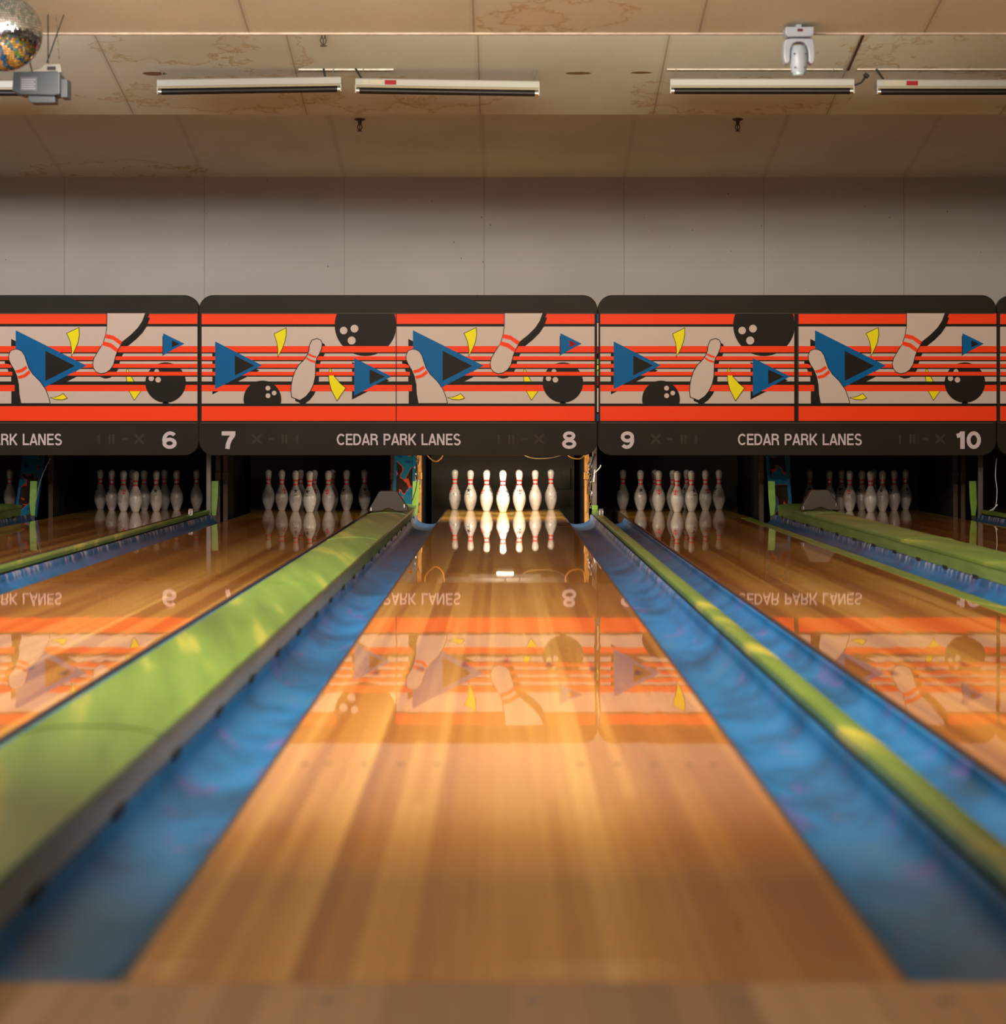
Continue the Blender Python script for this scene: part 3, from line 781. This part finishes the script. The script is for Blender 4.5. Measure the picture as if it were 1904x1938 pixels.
def arc(cx, cy, rx, ry, a0, a1, n=16):
    return [(cx+rx*math.cos(math.radians(a0+(a1-a0)*i/n)), cy+ry*math.sin(math.radians(a0+(a1-a0)*i/n))) for i in range(n+1)]
T = .155; h_ = T/2
GL = {
 'C': (.80, [arc(.41, .5, .33, .425, 42, 318, 24)]),
 'E': (.66, [[(.10, 0), (.10, 1)], [(.10, 1-h_), (.62, 1-h_)], [(.10, .52), (.58, .52)], [(.10, h_), (.64, h_)]]),
 'D': (.78, [[(.10, 0), (.10, 1)], [(.10, 1-h_), (.34, 1-h_)]+arc(.34, .5, .33, .5-h_, 90, -90, 16)+[(.10, h_)]]),
 'A': (.76, [[(.07, 0), (.375, 1), ], [(.375, 1), (.68, 0)], [(.19, .27), (.56, .27)]]),
 'R': (.76, [[(.10, 0), (.10, 1)], [(.10, 1-h_), (.40, 1-h_)]+arc(.40, .725, .20, .275-h_, 90, -90, 10)+[(.10, .45+h_/1)], [(.45, .48), (.60, .36), (.64, .0)]]),
 'P': (.70, [[(.10, 0), (.10, 1)], [(.10, 1-h_), (.38, 1-h_)]+arc(.38, .70, .21, .30-h_, 90, -90, 10)+[(.10, .40+h_)]]),
 'K': (.76, [[(.10, 0), (.10, 1)], [(.66, 1), (.12, .38)], [(.28, .56), (.68, 0)]]),
 'L': (.62, [[(.10, 0), (.10, 1)], [(.10, h_), (.60, h_)]]),
 'N': (.80, [[(.10, 0), (.10, 1)], [(.14, .97), (.60, .03)], [(.64, 0), (.64, 1)]]),
 'S': (.72, [arc(.355, .725, .235, .215, 25, 255, 14)+[(.45, .455)]+arc(.365, .265, .255, .215, 60, -155, 14)]),
 ' ': (.40, []),
}
T7 = .25
DG = {
 '7': (.80, [[(.05, .885), (.79, .885)], [(.68, .80), (.50, .55), (.40, .28), (.36, 0)]], .24),
 '8': (.86, [('c', arc(.43, .74, .24, .17, 0, 345, 22)), ('c', arc(.43, .285, .29, .195, 0, 345, 22))], .185),
 '6': (.84, [('c', arc(.43, .32, .275, .22, 0, 345, 22)), arc(.46, .50, .315, .40, 200, 45, 18)], .20),
 '9': (.84, [('c', arc(.43, .68, .275, .22, 0, 345, 22)), arc(.40, .50, .315, .40, 20, -135, 18)], .20),
 '1': (.62, [[(.42, 0), (.42, 1)], [(.10, .74), (.28, .78), (.40, .92)]], .25),
 '0': (.86, [('c', arc(.43, .50, .29, .395, 0, 345, 26))], .22),
}
def glyph_polys(txt, table, x, y, hgt, track=0, sx=1.0, wt=None):
    out = []; 
    for ch in txt:
        g = table[ch]; wd = g[0]; ww = g[2] if len(g) > 2 else T
        if wt: ww = wt
        for stq in g[1]:
            closed = isinstance(stq, tuple); pts = stq[1] if closed else stq
            for q in stroke([(p[0]*sx, p[1]) for p in pts], ww, closed):
                out.append([(x+a.x*hgt, y+a.y*hgt) for a in q])
        x += (wd*sx+track)*hgt
    return out, x
class Art:
    """flat vinyl artwork in crop pixels (origin ox, oy; 4.76 crop px per picture px), layered shapes of one sheet"""
    def __init__(s, ox, oy, clip, mats, x_off):
        s.mb = MB(); s.mb.flat = True; s.ox, s.oy = ox, oy; s.clip = clip; s.mats = mats; s.k = 0; s.x_off = x_off
    def xy(s, p):
        x = min(max(p[0], s.clip[0]), s.clip[1]); y = min(max(p[1], s.clip[2]), s.clip[3])
        px = s.ox+x/4.76; py = s.oy+y/4.76
        return ((px-754)/SM+s.x_off, (862-py)/SM)
    def layer(s): s.k += 1
    def poly(s, pts, m):
        s.mb.cur = s.mats.index(m); yy = -.0005*s.k
        q = [(s.xy(p)[0], yy, s.xy(p)[1]) for p in pts]
        out = [q[0]]
        for a in q[1:]:
            if (Vector(a)-Vector(out[-1])).length > 1e-6: out.append(a)
        if (Vector(out[0])-Vector(out[-1])).length < 1e-6: out.pop()
        if len(out) > 2: s.mb.face(out)
    def rect(s, x0, x1, y0, y1, m): s.poly([(x0, y0), (x1, y0), (x1, y1), (x0, y1)], m)
    def circ(s, cx, cy, r, m, n=48): s.poly([(cx+r*math.cos(2*PI*i/n), cy+r*math.sin(2*PI*i/n)) for i in range(n)], m)
    def line(s, pts, w, m, closed=True):
        for q in stroke(pts, w, closed): s.poly([tuple(a) for a in q], m)
    def shape(s, pts, m, out='K', w=5):
        s.layer(); s.poly(pts, m); s.layer(); s.line(pts, w, out)
def smooth_pts(pts, n=4, closed=True):
    P = [Vector(p) for p in pts]; k = len(P); o = []
    for i in range(k):
        p0, p1, p2, p3 = P[(i-1) % k], P[i], P[(i+1) % k], P[(i+2) % k]
        for j in range(n):
            t = j/n; o.append(tuple(.5*((2*p1)+(-p0+p2)*t+(2*p0-5*p1+4*p2-p3)*t*t+(-p0+3*p1-3*p2+p3)*t**3)))
    return o
AM = ['C', 'O', 'K', 'B', 'Y', 'R']
AMAT = ['art_cream', 'art_orange', 'art_black', 'art_blue', 'art_yellow', 'art_red']
THIN = [(594, 628), (662, 697), (733, 767)]
def stripes(A, x0, x1):
    A.layer()
    A.rect(x0, x1, 502, 558, 'O'); A.rect(x0, x1, 558, 568, 'K')
    for a, b_ in THIN: A.rect(x0, x1, a, b_, 'O'); A.rect(x0, x1, b_, b_+10, 'K')
def off(pts, dx, dy): return [(x+dx, y+dy) for x, y in pts]
def panel_left(parent, x_off):
    A = Art(370, 550, (62, 1806, 208, 1174), AM, x_off); x0, x1 = 62, 1806
    A.rect(x0, x1, 208, 1174, 'C'); A.layer()
    A.rect(x0, x1, 208, 305, 'O'); A.rect(x0, x1, 305, 328, 'K'); A.rect(x0, x1, 1018, 1042, 'K'); A.rect(x0, x1, 1042, 1174, 'O')
    A.layer(); A.circ(1535, 314, 278, 'K')
    for cx, cy, r in ((1338, 362, 34), (1435, 345, 35), (1410, 452, 36)): A.layer(); A.circ(cx, cy, r, 'C', 24)
    A.layer(); A.poly([(158, 507), (580, 722), (158, 937)], 'K'); A.poly([(1413, 645), (1748, 810), (1413, 983)], 'K')
    pin = smooth_pts([(1098, 434), (1052, 450), (1030, 500), (1022, 565), (985, 620), (920, 690), (880, 780), (866, 860), (864, 925)], 3, False)[:24]
    pinL = [(1098, 434), (1052, 449), (1032, 492), (1026, 540), (1015, 575), (985, 622), (935, 672), (900, 730), (880, 790), (868, 850), (864, 910), (872, 962)]
    pinR = [(945, 990), (1000, 955), (1040, 905), (1068, 845), (1083, 780), (1086, 710), (1088, 650), (1098, 610), (1122, 570), (1142, 520), (1146, 478), (1132, 448)]
    pin = pinL+pinR
    A.poly(off(pin, 32, 34), 'K')
    stripes(A, x0, x1); A.rect(x0, x1, 820, 851, 'K'); A.rect(x0, x1, 851, 908, 'O')
    A.layer(); A.poly([(183, 460), (605, 675), (183, 890)], 'B'); A.poly([(1433, 610), (1768, 775), (1433, 948)], 'B')
    A.layer(); A.poly([(360, 587), (535, 677), (360, 765)], 'K'); A.poly([(1572, 712), (1712, 777), (1572, 845)], 'K')
    A.shape([(712, 393), (822, 338), (822, 400), (810, 460), (785, 530), (745, 600), (748, 540), (738, 470), (725, 430)], 'Y')
    A.layer(); A.poly([(x, min(y, 1020)) for x, y in [(608+170*math.cos(2*PI*i/40), 982+170*math.sin(2*PI*i/40)) for i in range(40)]], 'K')
    A.layer()
    for cx, cy, r in ((658, 880, 22), (714, 924, 21), (659, 948, 22)): A.circ(cx, cy, r, 'C', 20)
    A.layer(); A.poly([(910, 978), (945, 990), (1000, 955), (1040, 905), (1080, 912), (1040, 975), (992, 1020), (950, 1020), (915, 992)], 'K')
    A.shape(pin, 'C', w=7)
    A.layer()
    A.poly([(1026, 566), (1060, 585), (1096, 594), (1090, 612), (1055, 602), (1017, 584)], 'O')
    A.poly([(1004, 600), (1045, 625), (1086, 635), (1082, 655), (1040, 642), (998, 615)], 'O')
    A.shape([(1215, 690), (1205, 740), (1204, 790), (1212, 840), (1230, 900), (1278, 995), (1358, 878), (1305, 835), (1255, 775), (1230, 730)], 'Y')
    A.layer(); A.rect(1190, 1260, 662, 697, 'O'); A.rect(1190, 1270, 733, 767, 'O')
    A.mb.build('artwork_panel', AMAT, parent, (0, -.044, 0))
def panel_right(parent, x_off, red):
    A = Art(740, 550, (47, 1832, 208, 1174), AM, x_off); x0, x1 = 47, 1832
    A.rect(x0, x1, 208, 1174, 'C'); A.layer()
    A.rect(x0, x1, 208, 303, 'O'); A.rect(x0, x1, 303, 326, 'K'); A.rect(x0, x1, 1018, 1042, 'K'); A.rect(x0, x1, 1042, 1174, 'O')
    A.layer(); A.poly([(158, 437), (793, 755), (280, 1012), (158, 1010)], 'K')
    A.layer(); A.rect(x0, 470, 860, 1018, 'C') ; A.rect(470, 500, 905, 1018, 'C'); A.rect(x0, 158, 300+30, 1018, 'C')
    A.layer(); A.rect(x0, x1, 851, 908, 'O'); A.rect(x0, x1, 820, 851, 'K'); A.rect(x0, x1, 908, 1018, 'C')
    pin2 = [(1022, 200), (1020, 330), (1010, 400), (985, 480), (940, 550), (905, 610), (893, 660), (900, 700), (925, 735), (965, 750), (1010, 742), (1050, 715), (1080, 670), (1100, 590), (1120, 540), (1160, 465), (1240, 400), (1300, 340), (1340, 280), (1368, 200)]
    A.layer(); A.poly([p for p in off(pin2, 38, 45)], 'K')
    yb = [(1200, 695), (1193, 760), (1197, 820), (1215, 900), (1265, 990), (1325, 906), (1265, 825), (1235, 765)]
    A.shape(yb, 'Y')
    A.layer(); A.rect(1180, 1340, 820, 851, 'K'); A.rect(1180, 1340, 851, 908, 'O')
    A.layer(); A.circ(1547, 830, 182, 'K'); A.poly([(1515, 1020), (1530, 1005), (1565, 1005), (1580, 1020)], 'K')
    A.layer()
    for cx, cy, r in ((1418, 793, 24), (1480, 805, 25), (1467, 730, 22)): A.circ(cx, cy, r, 'C', 20)
    stripes(A, x0, x1)
    A.layer(); A.poly([(200, 360), (835, 678), (460, 872), (300, 830), (200, 520)], 'B')
    A.layer(); A.poly([(467, 545), (732, 680), (467, 815)], 'K')
    A.poly([(1519, 412), (1530, 412), (1530, 578), (1519, 592)], 'K')
    A.layer(); A.poly([(1525, 387), (1715, 480), (1525, 583)], 'B'); A.layer(); A.poly([(1605, 450), (1672, 482), (1605, 514)], 'R' if red else 'K')
    A.shape([(658, 388), (768, 335), (772, 400), (760, 470), (735, 530), (700, 595), (705, 540), (690, 460), (672, 415)], 'Y')
    A.shape([(512, 965), (560, 960), (600, 945), (627, 928), (665, 970), (620, 985), (560, 982)], 'Y')
    A.layer(); A.rect(x0, x0+5, 208, 1174, 'K')
    # pin leaning in from the lower left, with its shadow
    A.layer(); A.poly([(140, 628), (103, 637), (103, 660), (165, 662), (165, 700), (128, 707), (135, 730), (172, 733), (172, 768), (162, 777), (162, 820), (192, 851), (192, 908), (162, 908), (162, 1018), (260, 1018), (240, 900), (215, 780), (180, 690)], 'K')
    A.shape([(190, 530), (155, 545), (138, 585), (140, 625), (155, 662), (188, 715), (213, 775), (228, 850), (232, 930), (248, 1018), (510, 1018), (500, 970), (472, 895), (420, 820), (355, 755), (318, 700), (298, 640), (280, 585), (255, 548), (222, 532)], 'C', w=6)
    A.layer()
    A.poly([(198, 722), (250, 708), (296, 678), (306, 703), (258, 738), (210, 746)], 'O')
    A.poly([(219, 772), (272, 758), (322, 718), (336, 745), (288, 783), (228, 799)], 'O')
    # pin hanging in from the top right, with its shadow
    A.layer(); A.poly([(1368, 200), (1404, 200), (1350, 325), (1300, 388), (1230, 440), (1190, 498), (1140, 500), (1160, 465), (1240, 400), (1300, 340), (1340, 280)], 'K')
    A.shape(pin2, 'C', w=6)
    A.layer()
    A.poly([(1011, 394), (1078, 408), (1159, 462), (1142, 494), (1075, 445), (1003, 430)], 'O')
    A.poly([(992, 460), (1060, 478), (1124, 528), (1110, 558), (1045, 514), (975, 492)], 'O')
    A.mb.build('artwork_panel', AMAT, parent, (0, -.044, 0))
def vinyl(name, polys, parent, m, depth=.0012):
    mb = MB(); mb.flat = True
    for i, q in enumerate(polys): mb.face([(p[0], -depth-i*8e-6, p[1]) for p in q])
    return mb.build(name, m, parent, (0, -.044, 0))
def mask_unit(cx, a, b_, lab, adx=0, bdx=0, tdx=0, red=False, ndx=(0, 0)):
    r = empty('lane_mask', (cx, Y_MASK, .539), lab, 'bowling mask sign', 'illustrated masks above the pits')
    hw = 376.5/SM; H = 303/SM
    MB().prism(rrect(-hw, hw, 0, H, .125, 10), 'y', -.040, .06).build('black_frame', 'mask_black', r, bevel=.006)
    MB().box(-hw+.02, hw-.02, -.048, -.0405, H-.160, H-.148).build('top_ridge', 'mask_ridge', r)
    MB().box(-hw+.02, hw-.02, -.047, -.0405, .268, .282).build('bottom_ridge', 'mask_ridge', r)
    MB().box(-hw+.02, hw-.02, -.0435, -.0405, .26, H-.14).build('backing_board', 'art_black', r)
    panel_left(r, adx/SM); panel_right(r, bdx/SM, red)
    P = lambda px, py: ((px-754)/SM, (862-py)/SM)
    x, y = P(638+tdx, 842.5)
    polys, xe = glyph_polys('CEDAR PARK LANES', GL, 0, 0, 1.0, .025)
    sc = (235/SM)/xe; hh = 21.5/SM
    vinyl('lettering', [[(x+p[0]*sc, y+p[1]*hh) for p in q] for q in polys], r, 'letter_white')
    for t, px, w_ in ((a, 419+ndx[0], 28), (b_, (1062 if len(b_) == 1 else 1048)+ndx[1], 30 if len(b_) == 1 else 50)):
        if not t: continue
        x, y = P(px, 849.5); polys, xe = glyph_polys(t, DG, 0, 0, 1, .0)
        sc = (w_/SM)/xe; hh = 33/SM
        o = vinyl('lane_number', [[(x+p[0]*sc, y+p[1]*hh) for p in q] for q in polys], r, 'letter_white')
    z0, z1 = P(0, 840)[1], P(0, 822)[1]; zm = (z0+z1)/2
    for mir in (0, 1):
        def G(px): return P(px+ndx[0], 0)[0] if not mir else P(1507-px+ndx[1], 0)[0]
        for segs in ([[(478, z1), (496, z0)], [(478, z0), (496, z1)]], [[(508, zm), (520, zm)]], [[(536, z0), (536, z1)]], [[(543, z0), (543, z1)]], [[(563, z0), (563, z1)]]):
            gh = []
            for seg in segs: gh += [[tuple(v) for v in q] for q in stroke([(G(seg[0][0]), seg[0][1]), (G(seg[1][0]), seg[1][1])], 4.5/SM)]
            vinyl('faded_mark', gh, r, 'ghost', .0006)
    return r
M78 = (754-948)/SM+CX
mask_unit(M78, '7', '8', 'long black sign with orange bowling pin artwork numbered 7 and 8, above the lit lane', red=True)
mask_unit(M78+753.5/SM, '9', '10', 'long black sign with orange bowling pin artwork numbered 9 and 10, at the right', adx=-1, bdx=5.5, tdx=4, ndx=(0, 4))
mask_unit(M78-753/SM, '', '6', 'long black sign with orange bowling pin artwork numbered 6, cut by the left edge', adx=0, bdx=3, ndx=(0, -2))
mask_unit(M78+2*753.5/SM+.003, '', '', 'sliver of a black sign with orange stripes at the extreme right edge')
# thin coloured edge strip seen between the two middle masks
mb = MB(); mats_ = ['art_blue', 'art_cream', 'art_red', 'lime', 'art_yellow']
zz = .539
for k, (z0, z1, m_) in enumerate([(595, 610, 0), (612, 656, 1), (657, 670, 2), (680, 690, 3), (692, 700, 4), (702, 712, 3), (714, 730, 2), (735, 780, 1), (784, 797, 0)]):
    mb.cur = m_; mb.box(-.006, .006, 0, .03, (862-z1)/SM, (862-z0)/SM)
o = mb.build('edge_strip', mats_, None, (M78+376.7/SM, Y_MASK-.078, zz)); tag(o, 'narrow coloured edge strip in the joint between the 8 and 9 signs', 'edge strip')

# ------------------------------------------------------------------ things on the ceiling
def ceil_z(y):
    for i in range(len(lips)-1):
        y0, z0, sl = lips[i]; y1 = lips[i+1][0]
        if y1 < y <= y0: return z0+sl*(y0-y)
    return 2.92
YF = 15.52
def blacklight(px0, py0, px1, py1, lab, sticker, wires):
    """dead ultraviolet tube in a white batten, hung on hooks from the ceiling"""
    p0 = Vector(at(px0, py0, YF)); p1 = Vector(at(px1, py1, YF)); L = (p1-p0).length; mid = (p0+p1)/2
    r = empty('blacklight_fixture', mid, lab, 'light fixture', 'blacklight battens on the ceiling')
    r.rotation_euler = (0, -math.atan2(p1.z-p0.z, p1.x-p0.x), 0)
    h = L/2
    MB().prism([(-.055, -.006), (-.055, .034), (-.045, .042), (.045, .042), (.055, .034), (.055, -.006)], 'x', -h, h).build('white_batten', 'white_metal', r, bevel=.003)
    MB().prism([(-.050, -.020), (-.060, -.007), (.050, -.007), (.04, -.020)], 'x', -h+.002, h-.002).build('lower_channel', 'cream_sticker', r)
    MB().tube([(-h+.03, -.035, -.040), (h-.03, -.035, -.040)], .0205, 16).build('dark_tube', 'blacklight_glass', r, smooth=True)
    for s in (-1, 1):
        MB().tube([(s*(h-.028), -.035, -.040), (s*(h-.006), -.035, -.040)], .018, 16).build('tube_cap', 'chrome', r, smooth=True)
        MB().box(s*(h-.004)-.004, s*(h-.004)+.004, -.058, .0, -.058, -.006).build('lamp_holder', 'white_metal', r)
    if sticker:
        for a, b_, m_, nm in ((.055, .085, 'cream_sticker', 'cream_label'), (.10, .178, 'cream_sticker', 'cream_label'), (.196, .272, 'red_sticker', 'red_label')):
            MB().box(-h+a, -h+b_, -.0568, -.0552, .0, .030).build(nm, m_, r)
    for (u, ln, dx) in wires:
        zc = ceil_z(YF)-mid.z-.002
        MB().tube([(u, 0, .043), (u+dx, 0.0, zc)], .0035 if ln == 0 else .008, 6).build('hanging_wire', 'black_rubber' if ln else 'steel', r)
blacklight(299, 164, 647, 158.5, 'first long white batten with a dark tube from the left, below the water stain', False, [(-.58, 0, .0), (-.56, 0, -.03), (.54, 0, .02), (.50, 1, -.01)])
blacklight(673, 161.5, 1021, 167, 'white batten with a dark tube and a red sticker, left of the ceiling centre', True, [(-.57, 1, -.045), (-.56, 0, .0), (.56, 0, .0), (.565, 0, .03)])
blacklight(1267, 162.5, 1615, 162.5, 'white batten with a dark tube behind the white moving light', False, [(-.565, 0, .0), (.45, 0, .03)])
blacklight(1657, 164, 2005, 164, 'white batten with a dark tube and a red sticker, cut by the right edge', True, [(-.555, 1, -.05), (-.56, 0, -.04)])
blacklight(-290, 166, 58, 166, 'white batten with a dark tube at the left edge, behind the grey effect light', False, [(.5, 0, .0)])
wire('power_cord', [at(1618, 161, 15.5), at(1630, 156, 15.5), at(1636, 148, 15.5), at(1642, 140, 15.5)], [.006]*12+[.008]*6+[.018]*6+[.014], 'black_rubber', 'short black cord with a plug between the two right-hand battens', 'cord')

def sprinkler(px, py, Y, lab):
    x, y, _ = at(px, py, Y); z = ceil_z(Y)
    r = empty('sprinkler_head', (x, y, z), lab, 'sprinkler', 'fire sprinkler heads')
    MB().lathe([(.0, -.012), (.030, -.010), (.044, -.002), (.046, .001), (0, .001)], 20).build('escutcheon', 'bronze_dark', r, smooth=True)
    MB().lathe([(0, -.045), (.012, -.045), (.014, -.030), (.017, -.012), (0, -.012)], 12).build('nozzle', 'bronze_dark', r, smooth=True)
    MB().tube([(-.012, 0, -.040), (-.019, 0, -.058), (-.012, 0, -.078), (0, 0, -.088)], .0045, 6).tube([(.012, 0, -.040), (.019, 0, -.058), (.012, 0, -.078), (0, 0, -.088)], .0045, 6).build('yoke', 'bronze_dark', r, smooth=True)
    MB().tube([(0, 0, -.045), (0, 0, -.084)], .004, 6).build('glass_bulb', 'dark_metal', r)
    MB().lathe([(0, -.096), (.022, -.095), (.023, -.091), (0, -.088)], 16).build('deflector', 'bronze_dark', r, smooth=True)
sprinkler(612, 80, 14.82, 'steel sprinkler head on the ceiling above the left battens')
sprinkler(681, 227, 18.78, 'small dark sprinkler head on the lower ceiling, left of centre')
sprinkler(1396, 227, 18.78, 'small dark sprinkler head on the lower ceiling, right of centre')

# moving head
YM = 12.56; s_ = F/YM
x0, _, _ = at(1511, 60, YM); zc = ceil_z(YM)
r = empty('moving_head_light', (x0, YM, zc), 'white moving head stage light hanging from the ceiling lip', 'stage light')
k = 1/s_
MB().box(-5*k, 5*k, -.02, .02, -.018, 0).build('mount_bracket', 'cool_white', r)
MB().prism([(-27*k, -.018), (27*k, -.018), (27*k, -20*k), (22*k, -25*k), (-22*k, -25*k), (-27*k, -20*k)], 'y', -.06, .06).build('base', 'cool_white', r, bevel=.006)
MB().box(-4.5*k, 5.5*k, -.063, -.061, -15.5*k, -10.5*k).build('red_display', 'red_display', r)
MB().lathe([(.022, 0), (.022, .014), (0, .014)], 16, (0, 0, -27.5*k-.010)).build('pan_collar', 'grey_paint', r, smooth=True)
yoke = [(-27*k, -29*k), (-14*k, -27*k), (14*k, -27*k), (27*k, -29*k), (29.5*k, -45*k), (30*k, -58*k), (28*k, -72*k), (24*k, -76*k), (18*k, -72*k), (17*k, -55*k), (15.5*k, -44*k), (11*k, -37*k), (5*k, -34*k), (-5*k, -34*k), (-11*k, -37*k), (-15.5*k, -44*k), (-17*k, -55*k), (-18*k, -72*k), (-24*k, -76*k), (-28*k, -72*k), (-30*k, -58*k), (-29.5*k, -45*k)]
MB().prism(yoke, 'y', -.045, .045).build('yoke', 'cool_white', r, bevel=.010)
hd = MB().lathe([(0, .0), (13*k, .0), (15.5*k, -6*k), (16.5*k, -14*k), (16.5*k, -30*k), (15.5*k, -40*k), (13.5*k, -50*k), (0, -50*k)], 28).build('lamp_head', 'cool_white', r, (0, -.012, -41*k), smooth=True, angle=50)
MB().lathe([(0, 0), (12*k, 0), (12*k, -3*k), (9.5*k, -6*k), (0, -6*k)], 24).build('lens', 'lens', hd, (0, 0, -50*k), smooth=True, angle=30)
for sx_, sz_ in ((-10, -44), (10, -44), (-12, -17), (12, -17)):
    MB().box(sx_*k*.9-.003, sx_*k*.9+.003, -.052, -.045, sz_*k*.95-.003, sz_*k*.95+.003).build('screw', 'dark_metal', hd)

# mirror ball
YB = 11.8; s_ = F/YB; xb, _, zb = at(7, 62, YB); R = 72/s_
r = empty('mirror_ball', (xb, YB, zb-R), 'large silver mirror ball hanging at the top left corner', 'mirror ball')
mb = MB(); mb.flat = False; rowsn = 46
for i in range(rowsn):
    a0 = -PI/2+PI*i/rowsn; a1 = -PI/2+PI*(i+1)/rowsn; am = (a0+a1)/2; nn = max(4, int(2*PI*math.cos(am)*rowsn/PI))
    for j in range(nn):
        t0 = 2*PI*j/nn; t1 = 2*PI*(j+1)/nn; g0, g1 = .06*(t1-t0), .06*(a1-a0)
        jt = random.uniform(-.05, .05); jz = random.uniform(-.05, .05)
        q = []
        for (a, t) in ((a0+g1, t0+g0), (a0+g1, t1-g0), (a1-g1, t1-g0), (a1-g1, t0+g0)):
            q.append(Vector((math.cos(a)*math.cos(t), math.cos(a)*math.sin(t), math.sin(a)))*(R+.0015))
        cen = sum(q, Vector())/4; ax = Vector((-math.sin(t0), math.cos(t0), 0)); M_ = Matrix.Rotation(jt, 3, Vector((0, 0, 1))) @ Matrix.Rotation(jz, 3, ax)
        mb.face([cen+M_ @ (p-cen) for p in q])
mb.flat = True
mb.build('mirror_tiles', 'mirror_tiles', r, (0, 0, R))
MB().lathe([(max(0, (R-.001)*math.cos(-PI/2+PI*i/24)), (R-.001)*math.sin(-PI/2+PI*i/24)) for i in range(25)], 32).build('ball_core', 'dark_metal', r, (0, 0, R), smooth=True)
MB().lathe([(.03, 0), (.03, .02), (0, .02)], 16).build('cap', 'chrome', r, (0, 0, 2*R-.004))
MB().tube([(0, 0, 2*R+.015), (0, 0, ceil_z(YB)-zb+R)], .004, 6).build('hanging_chain', 'steel', r)

# grey effect light behind the mirror ball
YE = 12.4; s_ = F/YE; k = 1/s_
xe, _, ze = at(75, 160, YE)
r = empty('effect_light', (xe, YE, ze), 'grey box effect light hanging on wires under the mirror ball', 'stage light')
MB().prism([(-45*k, 20*k), (37*k, 22*k), (43*k, 18*k), (43*k, -22*k), (30*k, -24*k), (-32*k, -22*k), (-47*k, -16*k)], 'y', -.07, .07).build('housing', 'grey_paint', r, bevel=.006)
MB().box(43*k, 56*k, -.05, .06, -27*k, 8*k).build('side_frame', 'grey_paint', r, bevel=.004)
MB().prism([(-18*k, -23*k), (32*k, -24*k), (33*k, -36*k), (28*k, -37*k), (-12*k, -37*k), (-18*k, -32*k)], 'y', -.05, .05).build('lens_barrel', 'grey_paint', r, bevel=.005)
MB().box(-31*k, 0*k, -.0725, -.0705, -15*k, 10*k).build('rating_label', 'label_grey', r)
for q_ in range(5):
    MB().box(-29*k, (-3-3*(q_ % 2))*k, -.0732, -.0726, (-12+4.2*q_)*k, (-10.8+4.2*q_)*k).build('label_line', 'cool_white', r)
MB().prism([(-12*k, 21*k), (-12*k, 26*k), (4*k, 30*k), (10*k, 38*k), (40*k, 38*k), (43*k, 22*k)], 'y', -.02, .02).build('white_clamp', 'white_metal', r, bevel=.004)
MB().box(16*k, 32*k, -.024, -.021, 26*k, 33*k).build('clamp_slot', 'dark_metal', r)
ct = ceil_z(YE)-ze
MB().tube([(16*k, 0, 38*k), (16*k, 0, ct)], .0035, 6).tube([(14*k, .0, 42*k), (46*k, 0, ct)], .0035, 6).tube([(-14*k, 0, 24*k), (-40*k, 0, ct)], .004, 6).build('hanging_wire', 'black_rubber', r)
ch = MB()
for j in range(14):
    z0 = 30*k+j*(ct-30*k)/14; xx = (38-j*.55)*k; d = .006
    ch.tube([(xx-d*(j % 2), -d*((j+1) % 2), z0), (xx+d*(j % 2), d*((j+1) % 2), z0+.006), (xx, 0, z0+(ct-30*k)/14+.002)], .002, 5)
ch.build('safety_chain', 'chrome', r)

for o in bpy.data.objects:
    if 'label' in o and not 4 <= len(o['label'].split()) <= 16: print('LABEL', len(o['label'].split()), o['label'])
